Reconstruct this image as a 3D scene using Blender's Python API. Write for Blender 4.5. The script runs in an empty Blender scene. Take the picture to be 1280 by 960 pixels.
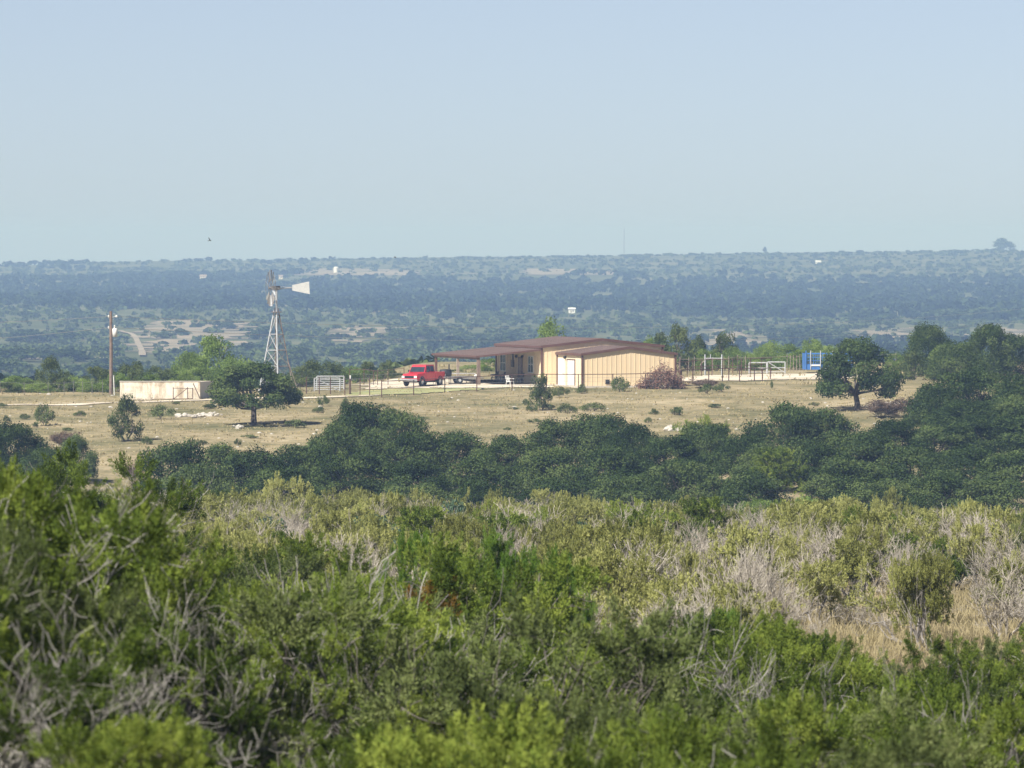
import bpy, bmesh, math, random
import numpy as np
from mathutils import Vector, noise
from mathutils.bvhtree import BVHTree

random.seed(7)
R = np.random.default_rng(11)
scene = bpy.context.scene
COL = scene.collection
F = 7500.0          # focal length in photo pixels (photo is 1280 wide)
YH = 310.0          # eye level row in the photo

# ------------------------------------------------------------------ helpers
def tag(o, label=None, cat=None, group=None, kind=None):
    if label: o['label'] = label
    if cat: o['category'] = cat
    if group: o['group'] = group
    if kind: o['kind'] = kind
    return o

def norm(v):
    v = np.asarray(v, float)
    return v / np.maximum(np.linalg.norm(v, axis=-1, keepdims=True), 1e-9)

class MB:
    """collects quads into ONE mesh"""
    def __init__(s):
        s.v = []; s.f = []; s.t = []; s.n = 0
    def add(s, v, f, tint=0.5):
        v = np.asarray(v, float).reshape(-1, 3); f = np.asarray(f, int).reshape(-1, 4)
        s.v.append(v); s.f.append(f + s.n); s.n += len(v)
        s.t.append(np.broadcast_to(np.asarray(tint, float), (len(f),)).copy())
        return s
    def hexa(s, p):                      # 8 corners: bottom 4 ccw, top 4 ccw
        return s.add(p, [(3, 2, 1, 0), (4, 5, 6, 7), (0, 1, 5, 4), (1, 2, 6, 5), (2, 3, 7, 6), (3, 0, 4, 7)])
    def box(s, x0, x1, y0, y1, z0, z1):
        return s.hexa([(x0, y0, z0), (x1, y0, z0), (x1, y1, z0), (x0, y1, z0),
                       (x0, y0, z1), (x1, y0, z1), (x1, y1, z1), (x0, y1, z1)])
    def tubes(s, P, r, sides=5, tint=0.5, cap=False):
        P = np.asarray(P, float); r = np.asarray(r, float)
        if P.ndim == 2: P = P[None]; r = r.reshape(1, -1)
        M, K, _ = P.shape
        T = np.empty_like(P)
        T[:, 1:-1] = P[:, 2:] - P[:, :-2]; T[:, 0] = P[:, 1] - P[:, 0]; T[:, -1] = P[:, -1] - P[:, -2]
        T = norm(T)
        ref = np.where(np.abs(T[..., 2:3]) > 0.9, np.array([1.0, 0.1, 0]), np.array([0.05, 0.1, 1.0]))
        U = norm(np.cross(T, ref)); V = np.cross(T, U)
        a = np.arange(sides) / sides * 2 * math.pi
        ring = P[:, :, None] + r[:, :, None, None] * (np.cos(a)[None, None, :, None] * U[:, :, None] + np.sin(a)[None, None, :, None] * V[:, :, None])
        idx = np.arange(M * K * sides).reshape(M, K, sides)
        A = idx[:, :-1]; B = idx[:, 1:]
        q = np.stack([A, np.roll(A, -1, 2), np.roll(B, -1, 2), B], -1).reshape(-1, 4)
        t = np.repeat(np.broadcast_to(np.asarray(tint, float), (M,)), (K - 1) * sides)
        s.add(ring.reshape(-1, 3), q, t)
        if cap and sides == 8 or cap and sides == 4:
            for e in (0, K - 1):
                c = ring[:, e]
                for m in range(M):
                    s.add(c[m], [(0, 1, 2, 3)] if sides == 4 else [(0, 1, 2, 3), (0, 3, 4, 7), (4, 5, 6, 7)], 0.5)
        return s
    def bar(s, p, q, r, sides=4, r2=None):
        return s.tubes(np.array([p, q], float), np.array([r, r if r2 is None else r2]), sides, cap=sides in (4, 8))
    def blades(s, p, d, l, w, tint):       # quads rooted at p going along d
        p = np.asarray(p, float); n = len(p); d = norm(d)
        side = norm(np.cross(d, R.normal(size=(n, 3)))) * (np.asarray(w).reshape(-1, 1) * 0.5)
        e = p + d * np.asarray(l).reshape(-1, 1)
        v = np.stack([p - side, p + side, e + side * .7, e - side * .7], 1)
        return s.add(v, np.arange(4 * n).reshape(n, 4), tint)
    def leaves(s, c, nrm, l, w, tint):     # quads centred at c facing nrm
        c = np.asarray(c, float); n = len(c); nrm = norm(nrm)
        t = norm(np.cross(nrm, R.normal(size=(n, 3)))); b = np.cross(nrm, t)
        t = t * np.asarray(l).reshape(-1, 1) * .5; b = b * np.asarray(w).reshape(-1, 1) * .5
        v = np.stack([c - t - b * .5, c + b * -1 + t * .2, c + t + b * .4, c - t * .3 + b], 1)
        return s.add(v, np.arange(4 * n).reshape(n, 4), tint)
    def lathe(s, prof, n=16, c=(0, 0, 0), axis='z'):
        a = np.arange(n) / n * 2 * math.pi
        prof = np.asarray(prof, float); K = len(prof)
        x = prof[:, 0, None] * np.cos(a); y = prof[:, 0, None] * np.sin(a); z = np.repeat(prof[:, 1, None], n, 1)
        v = np.stack([x, y, z], -1)
        if axis == 'x': v = v[..., [2, 0, 1]]
        if axis == 'y': v = v[..., [1, 2, 0]]
        idx = np.arange(K * n).reshape(K, n); A = idx[:-1]; B = idx[1:]
        q = np.stack([A, np.roll(A, -1, 1), np.roll(B, -1, 1), B], -1).reshape(-1, 4)
        return s.add(v.reshape(-1, 3) + np.array(c), q)
    def mesh(s, name, m):
        v = np.concatenate(s.v); f = np.concatenate(s.f); t = np.concatenate(s.t)
        me = bpy.data.meshes.new(name)
        me.vertices.add(len(v)); me.vertices.foreach_set('co', v.astype(np.float32).ravel())
        me.loops.add(f.size); me.loops.foreach_set('vertex_index', f.astype(np.int32).ravel())
        me.polygons.add(len(f)); me.polygons.foreach_set('loop_start', np.arange(0, f.size, 4, dtype=np.int32))
        me.update(calc_edges=True)
        at = me.attributes.new('tint', 'FLOAT', 'FACE'); at.data.foreach_set('value', t.astype(np.float32))
        me.materials.append(m)
        return me
    def build(s, name, m, parent=None, smooth=False, bevel=0):
        me = s.mesh(name, m)
        me.polygons.foreach_set('use_smooth', np.full(len(me.polygons), bool(smooth)))
        o = bpy.data.objects.new(name, me); COL.objects.link(o)
        if parent: o.parent = parent
        if bevel:
            b = o.modifiers.new('bevel', 'BEVEL'); b.width = bevel; b.segments = 2; b.limit_method = 'ANGLE'
        return o

def empty(name, loc, rz=0.0, label=None, cat=None, group=None):
    o = bpy.data.objects.new(name, None); COL.objects.link(o)
    o.empty_display_size = .3
    o.location = loc; o.rotation_euler = (0, 0, rz)
    return tag(o, label, cat, group)

# ------------------------------------------------------------------ materials
def new_mat(name):
    m = bpy.data.materials.new(name); m.use_nodes = True
    nt = m.node_tree; nt.nodes.clear()
    return m, nt, nt.nodes, nt.links

def ramp(N, L, fac, stops):
    r = N.new('ShaderNodeValToRGB'); el = r.color_ramp.elements
    while len(el) < len(stops): el.new(0.5)
    for e, (p, c) in zip(el, stops):
        e.position = p; e.color = (*c, 1) if len(c) == 3 else c
    L.new(fac, r.inputs[0]); return r.outputs[0]

def noise_tex(N, L, scale, detail=3, rough=.6, vec=None):
    n = N.new('ShaderNodeTexNoise'); n.inputs['Scale'].default_value = scale
    n.inputs['Detail'].default_value = detail; n.inputs['Roughness'].default_value = rough
    if vec is not None: L.new(vec, n.inputs['Vector'])
    return n.outputs['Fac']

def solid(name, c, rough=.7, var=.15, scale=3.0, metal=0.0, dirt=None):
    m, nt, N, L = new_mat(name)
    o = N.new('ShaderNodeOutputMaterial'); b = N.new('ShaderNodeBsdfPrincipled')
    tc = N.new('ShaderNodeTexCoord')
    f = noise_tex(N, L, scale, 4, .65, tc.outputs['Object'])
    c = np.array(c)
    d = np.array(dirt) if dirt is not None else c * (1 - var * 1.6)
    col = ramp(N, L, f, [(.32, tuple(d)), (.52, tuple(c)), (.75, tuple(np.minimum(c * (1 + var), 1)))])
    L.new(col, b.inputs['Base Color']); b.inputs['Roughness'].default_value = rough; b.inputs['Metallic'].default_value = metal
    L.new(b.outputs[0], o.inputs[0]); return m

def leafmat(name, dark, mid, light, trans=.25, objvar=.35):
    m, nt, N, L = new_mat(name)
    o = N.new('ShaderNodeOutputMaterial')
    a = N.new('ShaderNodeAttribute'); a.attribute_name = 'tint'
    oi = N.new('ShaderNodeObjectInfo')
    ma = N.new('ShaderNodeMath'); ma.operation = 'MULTIPLY_ADD'
    L.new(oi.outputs['Random'], ma.inputs[0]); ma.inputs[1].default_value = objvar; ma.inputs[2].default_value = -objvar / 2
    ad = N.new('ShaderNodeMath'); ad.operation = 'ADD'; L.new(a.outputs['Fac'], ad.inputs[0]); L.new(ma.outputs[0], ad.inputs[1])
    col = ramp(N, L, ad.outputs[0], [(0.05, dark), (.5, mid), (.95, light)])
    d = N.new('ShaderNodeBsdfDiffuse'); t = N.new('ShaderNodeBsdfTranslucent'); mx = N.new('ShaderNodeMixShader')
    L.new(col, d.inputs[0]); L.new(col, t.inputs[0]); mx.inputs[0].default_value = trans
    L.new(d.outputs[0], mx.inputs[1]); L.new(t.outputs[0], mx.inputs[2]); L.new(mx.outputs[0], o.inputs[0])
    return m

M = {}
M['oak_leaf'] = leafmat('oak_leaf', (.024, .042, .014), (.060, .094, .031), (.125, .165, .056), .2, .6)
M['juniper_leaf'] = leafmat('juniper_leaf', (.050, .078, .015), (.148, .205, .036), (.285, .340, .066), .18, .6)
M['juniper_grey'] = leafmat('juniper_grey', (.052, .070, .024), (.130, .165, .056), (.240, .275, .105), .18, .5)
M['young_leaf'] = leafmat('young_leaf', (.048, .095, .014), (.110, .200, .030), (.190, .290, .055), .2, .3)
M['olive_leaf'] = leafmat('olive_leaf', (.145, .155, .045), (.300, .312, .098), (.45, .45, .17), .22, .6)
M['mesquite_leaf'] = leafmat('mesquite_leaf', (.10, .155, .036), (.225, .315, .080), (.33, .41, .13), .35, .4)
M['blue_leaf'] = leafmat('blue_leaf', (.045, .085, .050), (.085, .140, .085), (.14, .20, .13), .25, .3)
M['brush_leaf'] = leafmat('brush_leaf', (.052, .072, .026), (.110, .145, .052), (.18, .215, .085), .25, .5)
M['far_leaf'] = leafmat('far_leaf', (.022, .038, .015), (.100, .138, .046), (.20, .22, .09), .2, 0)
M['rust_leaf'] = leafmat('rust_leaf', (.08, .070, .014), (.16, .108, .022), (.28, .12, .035), .25, .2)
M['dead_leaf'] = leafmat('dead_leaf', (.09, .065, .048), (.18, .13, .10), (.28, .21, .165), .15, .3)
M['brush_red'] = leafmat('brush_red', (.13, .070, .052), (.25, .140, .108), (.36, .23, .18), .15, .3)
M['dry_grass'] = leafmat('dry_grass', (.19, .17, .08), (.36, .30, .16), (.52, .44, .26), .3, 0)
M['twig_grey'] = leafmat('twig_grey', (.22, .195, .16), (.37, .33, .275), (.52, .475, .405), 0, .35)
M['twig_ash'] = leafmat('twig_ash', (.13, .12, .11), (.26, .245, .22), (.43, .405, .37), 0, .3)
M['bark'] = solid('bark', (.17, .145, .12), .9, .3, 4)
M['bark_grey'] = solid('bark_grey', (.34, .31, .28), .9, .3, 5)
M['bark_mid'] = solid('bark_mid', (.17, .15, .13), .9, .3, 5)
M['bark_dark'] = solid('bark_dark', (.075, .06, .05), .9, .3, 4)
M['tan_metal'] = solid('tan_metal', (.78, .615, .40), .8, .03, .4)
M['cream_metal'] = solid('cream_metal', (.80, .67, .48), .8, .03, .4)
M['trim'] = solid('trim', (.125, .064, .052), .5, .1, 2)
M['roof'] = solid('roof_brown', (.225, .165, .148), .6, .12, .8)
M['white'] = solid('white_paint', (.78, .77, .74), .5, .06, 2)
M['window_glass'] = solid('window_glass', (.035, .045, .055), .1, .2, 1)
M['concrete'] = solid('concrete', (.55, .50, .43), .85, .12, .5)
M['tank_wall'] = solid('tank_wall', (.66, .57, .43), .9, .14, .45, dirt=(.50, .40, .28))
def streaked(name, c, d, sc):
    m, nt, N, L = new_mat(name)
    o = N.new('ShaderNodeOutputMaterial'); b = N.new('ShaderNodeBsdfDiffuse'); tc = N.new('ShaderNodeTexCoord')
    mp = N.new('ShaderNodeMapping'); mp.inputs['Scale'].default_value = sc; L.new(tc.outputs['Object'], mp.inputs[0])
    f = noise_tex(N, L, 1.0, 5, .7, mp.outputs[0]); g = noise_tex(N, L, .8, 4, .7, tc.outputs['Object'])
    c1 = ramp(N, L, f, [(.36, d), (.50, c), (.72, tuple(min(1, a * 1.15) for a in c))]); c2 = ramp(N, L, g, [(.36, (.62, .58, .52)), (.55, (1, 1, 1))])
    x = N.new('ShaderNodeMix'); x.data_type = 'RGBA'; x.blend_type = 'MULTIPLY'; x.inputs[0].default_value = 1; L.new(c1, x.inputs[6]); L.new(c2, x.inputs[7])
    L.new(x.outputs[2], b.inputs[0]); L.new(b.outputs[0], o.inputs[0]); return m
M['tank_wall'] = streaked('tank_wall', (.80, .72, .60), (.56, .46, .34), (2.2, 2.2, .35))
M['galv'] = solid('galvanised', (.55, .56, .57), .45, .15, 6, .3)
M['galv_dull'] = solid('galvanised_dull', (.22, .21, .20), .6, .3, 8, .2)
M['galv_rust'] = solid('galvanised_rusty', (.36, .29, .24), .6, .25, 5, .2)
M['rust_pipe'] = solid('rust_pipe', (.115, .060, .045), .75, .3, 6)
M['weathered_wood'] = solid('weathered_wood', (.20, .145, .115), .9, .2, 3)
M['red_paint'] = solid('red_paint', (.58, .030, .045), .3, .06, 2)
M['rubber'] = solid('rubber', (.02, .02, .02), .8, .2, 6)
M['chrome'] = solid('chrome', (.62, .62, .64), .25, .1, 6, .6)
M['blue_paint'] = solid('blue_paint', (.055, .17, .46), .5, .15, 1.5)
M['black'] = solid('black_metal', (.025, .025, .028), .6, .2, 5)
M['wire'] = solid('wire', (.30, .31, .32), .5, .1, 3)
M['rock'] = solid('limestone', (.48, .445, .39), .9, .25, 1.6, dirt=(.30, .27, .23))
M['caliche'] = solid('caliche', (.66, .58, .46), .95, .10, .25, dirt=(.46, .38, .27))
M['track'] = solid('track', (.32, .27, .195), .95, .15, .05)
M['lawn'] = solid('lawn', (.34, .33, .15), .95, .2, .5, dirt=(.20, .24, .09))
M['clearing'] = solid('clearing', (.27, .22, .145), .95, .2, .03, dirt=(.12, .125, .065))
M['bird'] = solid('dark_feathers', (.02, .02, .022), .7, .2, 5)
M['lens'] = solid('lamp_lens', (.7, .7, .66), .2, .1, 5)
M['tail_red'] = solid('tail_red', (.35, .01, .01), .3, .1, 5)

def ground_mat():
    m, nt, N, L = new_mat('ground')
    o = N.new('ShaderNodeOutputMaterial'); b = N.new('ShaderNodeBsdfDiffuse')
    tc = N.new('ShaderNodeTexCoord'); v = tc.outputs['Object']
    n1 = noise_tex(N, L, .09, 5, .65, v); n2 = noise_tex(N, L, .9, 5, .7, v); n3 = noise_tex(N, L, .013, 4, .6, v); n4 = noise_tex(N, L, 6, 3, .7, v)
    field = ramp(N, L, n1, [(.30, (.125, .135, .072)), (.42, (.235, .21, .128)), (.58, (.36, .30, .198)), (.72, (.48, .405, .285))])
    fine = ramp(N, L, n2, [(.30, (.52, .56, .42)), (.5, (.92, .92, .88)), (.72, (1.18, 1.12, 1.02))])
    grit = ramp(N, L, n4, [(.35, (.75, .75, .72)), (.55, (1, 1, 1)), (.8, (1.2, 1.18, 1.1))])
    far = ramp(N, L, n3, [(.35, (.075, .09, .042)), (.5, (.11, .122, .06)), (.65, (.165, .16, .09))])
    sx = N.new('ShaderNodeSeparateXYZ'); L.new(v, sx.inputs[0])
    mr = N.new('ShaderNodeMapRange'); mr.inputs[1].default_value = 620; mr.inputs[2].default_value = 1200; L.new(sx.outputs[1], mr.inputs[0])
    mn = N.new('ShaderNodeMapRange'); mn.inputs[1].default_value = 290; mn.inputs[2].default_value = 380; L.new(sx.outputs[1], mn.inputs[0])
    near = ramp(N, L, n1, [(.35, (.10, .085, .05)), (.55, (.20, .165, .105)), (.7, (.30, .245, .165))])
    def mix(a, bb, f, mode='MIX'):
        x = N.new('ShaderNodeMix'); x.data_type = 'RGBA'; x.blend_type = mode
        if hasattr(f, 'is_linked'): L.new(f, x.inputs[0])
        else: x.inputs[0].default_value = f
        L.new(a, x.inputs[6]); L.new(bb, x.inputs[7]); return x.outputs[2]
    c = mix(near, field, mn.outputs[0]); c = mix(c, fine, 1.0, 'MULTIPLY'); c = mix(c, grit, 1.0, 'MULTIPLY'); c = mix(c, far, mr.outputs[0])
    L.new(c, b.inputs[0]); L.new(b.outputs[0], o.inputs[0]); return m
M['ground'] = ground_mat()

# ------------------------------------------------------------------ terrain
PD = [-260, -20, 0, 15, 38, 60, 110, 150, 200, 260, 300, 350, 400, 450, 500, 530, 560, 600, 700, 1000, 1500, 2000, 2500, 3000, 3600, 4200, 4800, 5200, 6200, 7000]
PZ = [-1, -1.9, -2.2, -3.2, -5.0, -6.4, -7.5, -8.75, -10.4, -12.7, -14.8, -15.8, -14.2, -12.7, -11.5, -11.2, -11.0, -11.4, -16, -27, -30, -32, -31, -28, -24, -17.5, -9.5, -9, -32, -42]
def sm(t): t = min(max(t, 0), 1); return t * t * (3 - 2 * t)
def hz(x, y):
    z = float(np.interp(y, PD, PZ))
    if y > 480: z -= sm((-x - 8) / 16) * sm((y - 492) / 70) * 4.5 * sm((900 - y) / 200)
    if y > 900:
        k = sm((y - 900) / 600)
        z += k * 3.2 * noise.noise(Vector((x * .0022 + 3, y * .0022, 1.7))) + k * 1.1 * noise.noise(Vector((x * .008, y * .008, 4.2)))
        z += .0145 * max(min(x, 600), -600) * sm((y - 2300) / 2400)
    else:
        z += .22 * noise.noise(Vector((x * .06, y * .06, 8))) + .10 * noise.noise(Vector((x * .25, y * .25, 3)))
        z += 1.25 * sm((-x + .2) / 1.6) * sm((y - 22) / 10) * sm((60 - y) / 12)
        z -= .022 * max(min(x, 40), -40) * sm((y - 170) / 70) * sm((330 - y) / 50)
    return z
ys = np.concatenate([np.arange(-260, 0, 20), np.arange(0, 120, 2.5), np.arange(120, 340, 4), np.arange(340, 620, 2), np.arange(620, 1300, 20), np.arange(1300, 7001, 40)])
xp = list(np.arange(0, 46, 2.0))
while xp[-1] < 3000: xp.append(xp[-1] * 1.10 if xp[-1] * .10 > 2 else xp[-1] + 2)
xs = np.array([-a for a in xp[:0:-1]] + xp)
V = np.array([(x, y, hz(x, y)) for y in ys for x in xs])
idx = np.arange(len(V)).reshape(len(ys), len(xs))
Q = np.stack([idx[:-1, :-1], idx[:-1, 1:], idx[1:, 1:], idx[1:, :-1]], -1).reshape(-1, 4)
gb = MB(); gb.add(V, Q)
ground = gb.build('ground', M['ground'], smooth=True)
tag(ground, kind='structure')
BVH = BVHTree.FromPolygons([tuple(v) for v in V], [tuple(map(int, q)) for q in Q])

def gz(x, y):
    h = BVH.ray_cast(Vector((x, y, 200)), Vector((0, 0, -1)))
    return h[0].z if h[0] else hz(x, y)
def X(px, D): return (px - 640) / F * D
def Z(py, D): return -(py - YH) / F * D
def hit(px, py):                     # where the sight line through a photo pixel meets the terrain
    h = BVH.ray_cast(Vector((0, 0, 0)), Vector(((px - 640) / F, 1, -(py - YH) / F)).normalized())
    return h[0]
def at(px, D):
    x = X(px, D); return (x, D, gz(x, D))

def sheet(name, m, outline, dz=.05, step=1.0, label=None):
    """a patch of ground surface following the terrain inside a world-space outline"""
    pts = np.array(outline); x0, y0 = pts.min(0); x1, y1 = pts.max(0)
    def inside(x, y):
        c = False; j = len(pts) - 1
        for i in range(len(pts)):
            if (pts[i, 1] > y) != (pts[j, 1] > y) and x < (pts[j, 0] - pts[i, 0]) * (y - pts[i, 1]) / (pts[j, 1] - pts[i, 1]) + pts[i, 0]: c = not c
            j = i
        return c
    nx = int((x1 - x0) / step) + 2; ny = int((y1 - y0) / step) + 2
    g = -np.ones((ny, nx), int); vs = []
    jit = step * .45
    for j in range(ny):
        for i in range(nx):
            x = x0 + i * step; y = y0 + j * step
            w = 1.6 * step * noise.noise(Vector((x * .35 / step, y * .35 / step, 5)))
            if inside(x + w, y + w):
                g[j, i] = len(vs); vs.append((x + random.uniform(-jit, jit), y + random.uniform(-jit, jit), 0))
    vs = [(x, y, gz(x, y) + dz) for x, y, _ in vs]
    q = [(g[j, i], g[j, i + 1], g[j + 1, i + 1], g[j + 1, i]) for j in range(ny - 1) for i in range(nx - 1)
         if min(g[j, i], g[j, i + 1], g[j + 1, i + 1], g[j + 1, i]) >= 0]
    if not q: return None
    b = MB(); b.add(vs, q); o = b.build(name, m); tag(o, kind='structure'); return o

def strip(name, m, pts, w, dz=.05, n=60):
    pts = np.array(pts, float); t = np.linspace(0, 1, len(pts)); tt = np.linspace(0, 1, n)
    cx = np.interp(tt, t, pts[:, 0]); cy = np.interp(tt, t, pts[:, 1])
    d = norm(np.stack([np.gradient(cx), np.gradient(cy)], -1)); nrm = np.stack([-d[:, 1], d[:, 0]], -1)
    K = 5; vs = []
    for i in range(n):
        ww = w * (1 + .25 * noise.noise(Vector((i * .4, 2, 3))))
        for k in range(K):
            o = (k / (K - 1) - .5) * ww; x = cx[i] + nrm[i, 0] * o; y = cy[i] + nrm[i, 1] * o
            vs.append((x, y, gz(x, y) + dz))
    g = np.arange(n * K).reshape(n, K)
    q = np.stack([g[:-1, :-1], g[:-1, 1:], g[1:, 1:], g[1:, :-1]], -1).reshape(-1, 4)
    b = MB(); b.add(vs, q); o = b.build(name, m); tag(o, kind='structure'); return o

def pxpoly(pts): 
    r = []
    for px, py in pts:
        h = hit(px, py)
        if h: r.append((h.x, h.y))
    return r

strip('dirt_road', M['caliche'], [(X(-120, 462), 462), (X(0, 466), 466), (X(80, 468), 468), (X(150, 471), 471), (X(215, 473), 473), (X(260, 475), 475), (X(330, 478), 478), (X(410, 480), 480), (X(470, 484), 484)], 1.5)
sheet('gravel_yard', M['caliche'], [(X(455, 497), 492), (X(600, 495), 494.5), (X(690, 495), 496), (X(690, 499), 500), (X(600, 505), 506), (X(600, 522), 522), (X(470, 515), 515), (X(440, 503), 503)], .05, .8)
sheet('lawn', M['lawn'], [(X(425, 482), 482), (X(500, 485), 484), (X(600, 490), 490), (X(640, 493), 492.5), (X(600, 494), 494.2), (X(455, 492), 491.5)], .06, .7)
sheet('gravel_lot', M['caliche'], [(X(845, 512), 512), (X(905, 512), 513), (X(1040, 514), 516), (X(1120, 520), 520), (X(1120, 530), 532), (X(1000, 531), 531), (X(900, 528), 526), (X(850, 524), 524)], .05, .8)

# far clearings and the far track (dry openings in the brush)
FARPATCH = [[(850, 432), (965, 432), (962, 412), (900, 409), (855, 420)],
            [(1040, 428), (1150, 425), (1150, 410), (1060, 412)],
            [(1200, 424), (1300, 424), (1300, 410), (1215, 409)],
            [(150, 445), (250, 442), (330, 428), (325, 404), (240, 400), (165, 405)],
            [(395, 430), (480, 428), (500, 410), (400, 406)],
            [(20, 452), (120, 450), (110, 440), (20, 440)],
            [(146, 411), (166, 410), (184, 425), (192, 449), (166, 449), (162, 428)]]
FARTHIN = [[(360, 344), (520, 345), (540, 338), (380, 336)], [(640, 344), (800, 345), (760, 336), (650, 336)]]
for P in FARPATCH + FARTHIN:
    pp = pxpoly(P)
    if len(pp) > 3: sheet('clearing', M['clearing'], pp, .25, 9)
pp = pxpoly([(178, 446), (176, 436), (171, 426), (163, 418), (150, 414.5)])
strip('far_track', M['track'], pp, 2.0, .5, 40)

# ------------------------------------------------------------------ vegetation prototypes
def grow(rng, lines, tips, p, d, L, r, depth, cfg):
    n = 5; pts = [p]; rad = [r]
    for i in range(n):
        d = norm(d + rng.normal(size=3) * cfg['wob'] + np.array([0, 0, cfg['up']]))
        p = p + d * (L / n); pts.append(p); rad.append(r * (1 - .5 * (i + 1) / n))
    lines.setdefault(depth, []).append((np.array(pts), np.array(rad)))
    if depth >= cfg['tipdepth']:
        tips.append((pts[-1], d, depth)); tips.append((pts[3], d, depth + .5))
    if depth == cfg['max']: return
    for k in range(cfg['nch'][depth]):
        i = rng.integers(2, n + 1) if k else n
        perp = norm(np.cross(d, rng.normal(size=3)))
        ang = rng.uniform(*cfg['ang'])
        dd = norm(pts[i] - pts[i - 1])
        grow(rng, lines, tips, pts[i], dd * math.cos(ang) + perp * math.sin(ang), L * rng.uniform(.52, .78), rad[i] * cfg.get('dec', .62), depth + 1, cfg)

def skeleton(seed, stems, lean, L0, r0, cfg):
    rng = np.random.default_rng(seed); lines = {}; tips = []
    a0 = rng.uniform(0, 6.28)
    for k in range(stems):
        a = a0 + k * 6.283 / stems + rng.uniform(-.4, .4); le = rng.uniform(*lean)
        d = np.array([math.cos(a) * math.sin(le), math.sin(a) * math.sin(le), math.cos(le)])
        p = np.array([math.cos(a) * .08, math.sin(a) * .08, -.15])
        grow(rng, lines, tips, p, d, L0 * rng.uniform(.75, 1.2), r0 * rng.uniform(.7, 1.2), 0, cfg)
    return rng, lines, tips

def trunk_mb(lines, tint_rng, minr=.004):
    b = MB()
    for dep, ls in lines.items():
        P = np.array([l[0] for l in ls]); r = np.maximum(np.array([l[1] for l in ls]), minr)
        b.tubes(P, r, 6 if dep == 0 else (4 if dep < 3 else 3), tint_rng.uniform(.1, .9, len(ls)))
    return b

def tufts_mb(rng, tips, keep, rad, nb, bl, bw, spread=.6, zmin=0):
    """brushy sprays of scale foliage at the ends of the twigs"""
    b = MB(); P = []; Dd = []; T = []
    for p, d, *_ in tips:
        if p[2] < zmin or rng.random() > keep: continue
        k9 = rng.uniform(0, 6); n = int(nb * rng.uniform(.6, 1.4)); rr = rad * rng.uniform(.7, 1.3)
        ax = norm(np.array(d) * .6 + np.array([0, 0, .6]))
        u = norm(rng.normal(size=(n, 3)) + ax * .35)
        o = u * rr * rng.uniform(.1, 1, (n, 1)) ** .5 * np.array([1.15, 1.15, .8]) * (1 + .45 * np.sin(u[:, :1] * 5 + u[:, 1:2] * 4 + k9))
        P.append(p + ax * rr * .3 + o); Dd.append(ax * .35 + u * .8 + rng.normal(size=(n, 3)) * spread * .6)
        T.append(np.clip(rng.uniform(.15, .8) + rng.normal(size=n) * .16, 0, 1))
    P = np.concatenate(P); Dd = np.concatenate(Dd); T = np.concatenate(T); n = len(P)
    b.blades(P, Dd, bl * rng.uniform(.6, 1.4, n), bw * rng.uniform(.7, 1.3, n), T)
    return b

def lump_crown(seed, Rx, z0, z1, nl, lr, nleaf, ls, ragged=.25, fill=.75, bottom=-.5):
    """broadleaf crown: many leaf clumps spread over an uneven dome, with limbs to them"""
    rng = np.random.default_rng(seed); b = MB(); cs = []
    for k in range(nl):
        a = rng.uniform(0, 6.283); q = math.sqrt(rng.uniform(.02, 1))
        wob = 1 + ragged * math.sin(a * 2 + seed) + ragged * .6 * math.sin(a * 3 + seed * 2.1)
        x = math.cos(a) * q * Rx * wob; y = math.sin(a) * q * Rx * wob
        top = z0 + (z1 - z0) * math.sqrt(max(0, 1 - (q * .92) ** 2))
        z = z0 + (top - z0) * rng.uniform(0, 1) ** fill if q > .5 else top - rng.uniform(0, .5) * (z1 - z0) * .5
        r = lr * rng.uniform(.65, 1.25)
        cs.append((np.array([x, y, z]), r))
        n = int(nleaf * r * r / lr / lr)
        u = norm(rng.normal(size=(n, 3))); keep = u[:, 2] > bottom - rng.uniform(0, .5, n); u = u[keep]; n = len(u)
        rr = r * rng.uniform(.35, 1.08, n) ** .5
        P = np.array([x, y, z]) + u * rr[:, None] * np.array([1.12, 1.12, .8])
        P += rng.normal(size=P.shape) * r * .10
        nn = u * .7 + rng.normal(size=(n, 3)) * .55 + np.array([0, 0, .25])
        t = np.clip(rng.uniform(.1, .85) + rng.normal(size=n) * .15, 0, 1)
        b.leaves(P, nn, ls * rng.uniform(.6, 1.5, n), ls * rng.uniform(.5, 1.0, n), t)
    return rng, b, cs

def limb_trunk(rng, cs, base_r, fork_z, lean=.15, nl=14, stems=1):
    b = MB()
    f = []
    for s in range(stems):
        a = rng.uniform(0, 6.28); off = np.array([math.cos(a), math.sin(a), 0]) * (.25 * (stems - 1))
        fork = np.array([rng.normal() * lean, rng.normal() * lean, fork_z]) + off * 1.8
        mid = fork * .5 + np.array([rng.normal() * .06, rng.normal() * .06, 0]) + off * .2
        b.tubes(np.array([off * .6 + [0, 0, -.2], off * .6 + [0, 0, .12], mid, fork]), np.array([base_r * 1.5, base_r * 1.1, base_r * .88, base_r * .8]), 8)
        f.append(fork)
    for k, (c, r) in enumerate(cs[:nl]):
        fk = f[k % stems]; m = fk * .45 + c * .55 + np.array([0, 0, -.18 * np.linalg.norm(c - fk)]) * .5
        q1 = fk * .75 + m * .25 + [0, 0, .05]
        b.tubes(np.array([fk, q1, m, c]), np.array([base_r * .55, base_r * .42, base_r * .28, .02]), 5)
    return b

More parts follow.
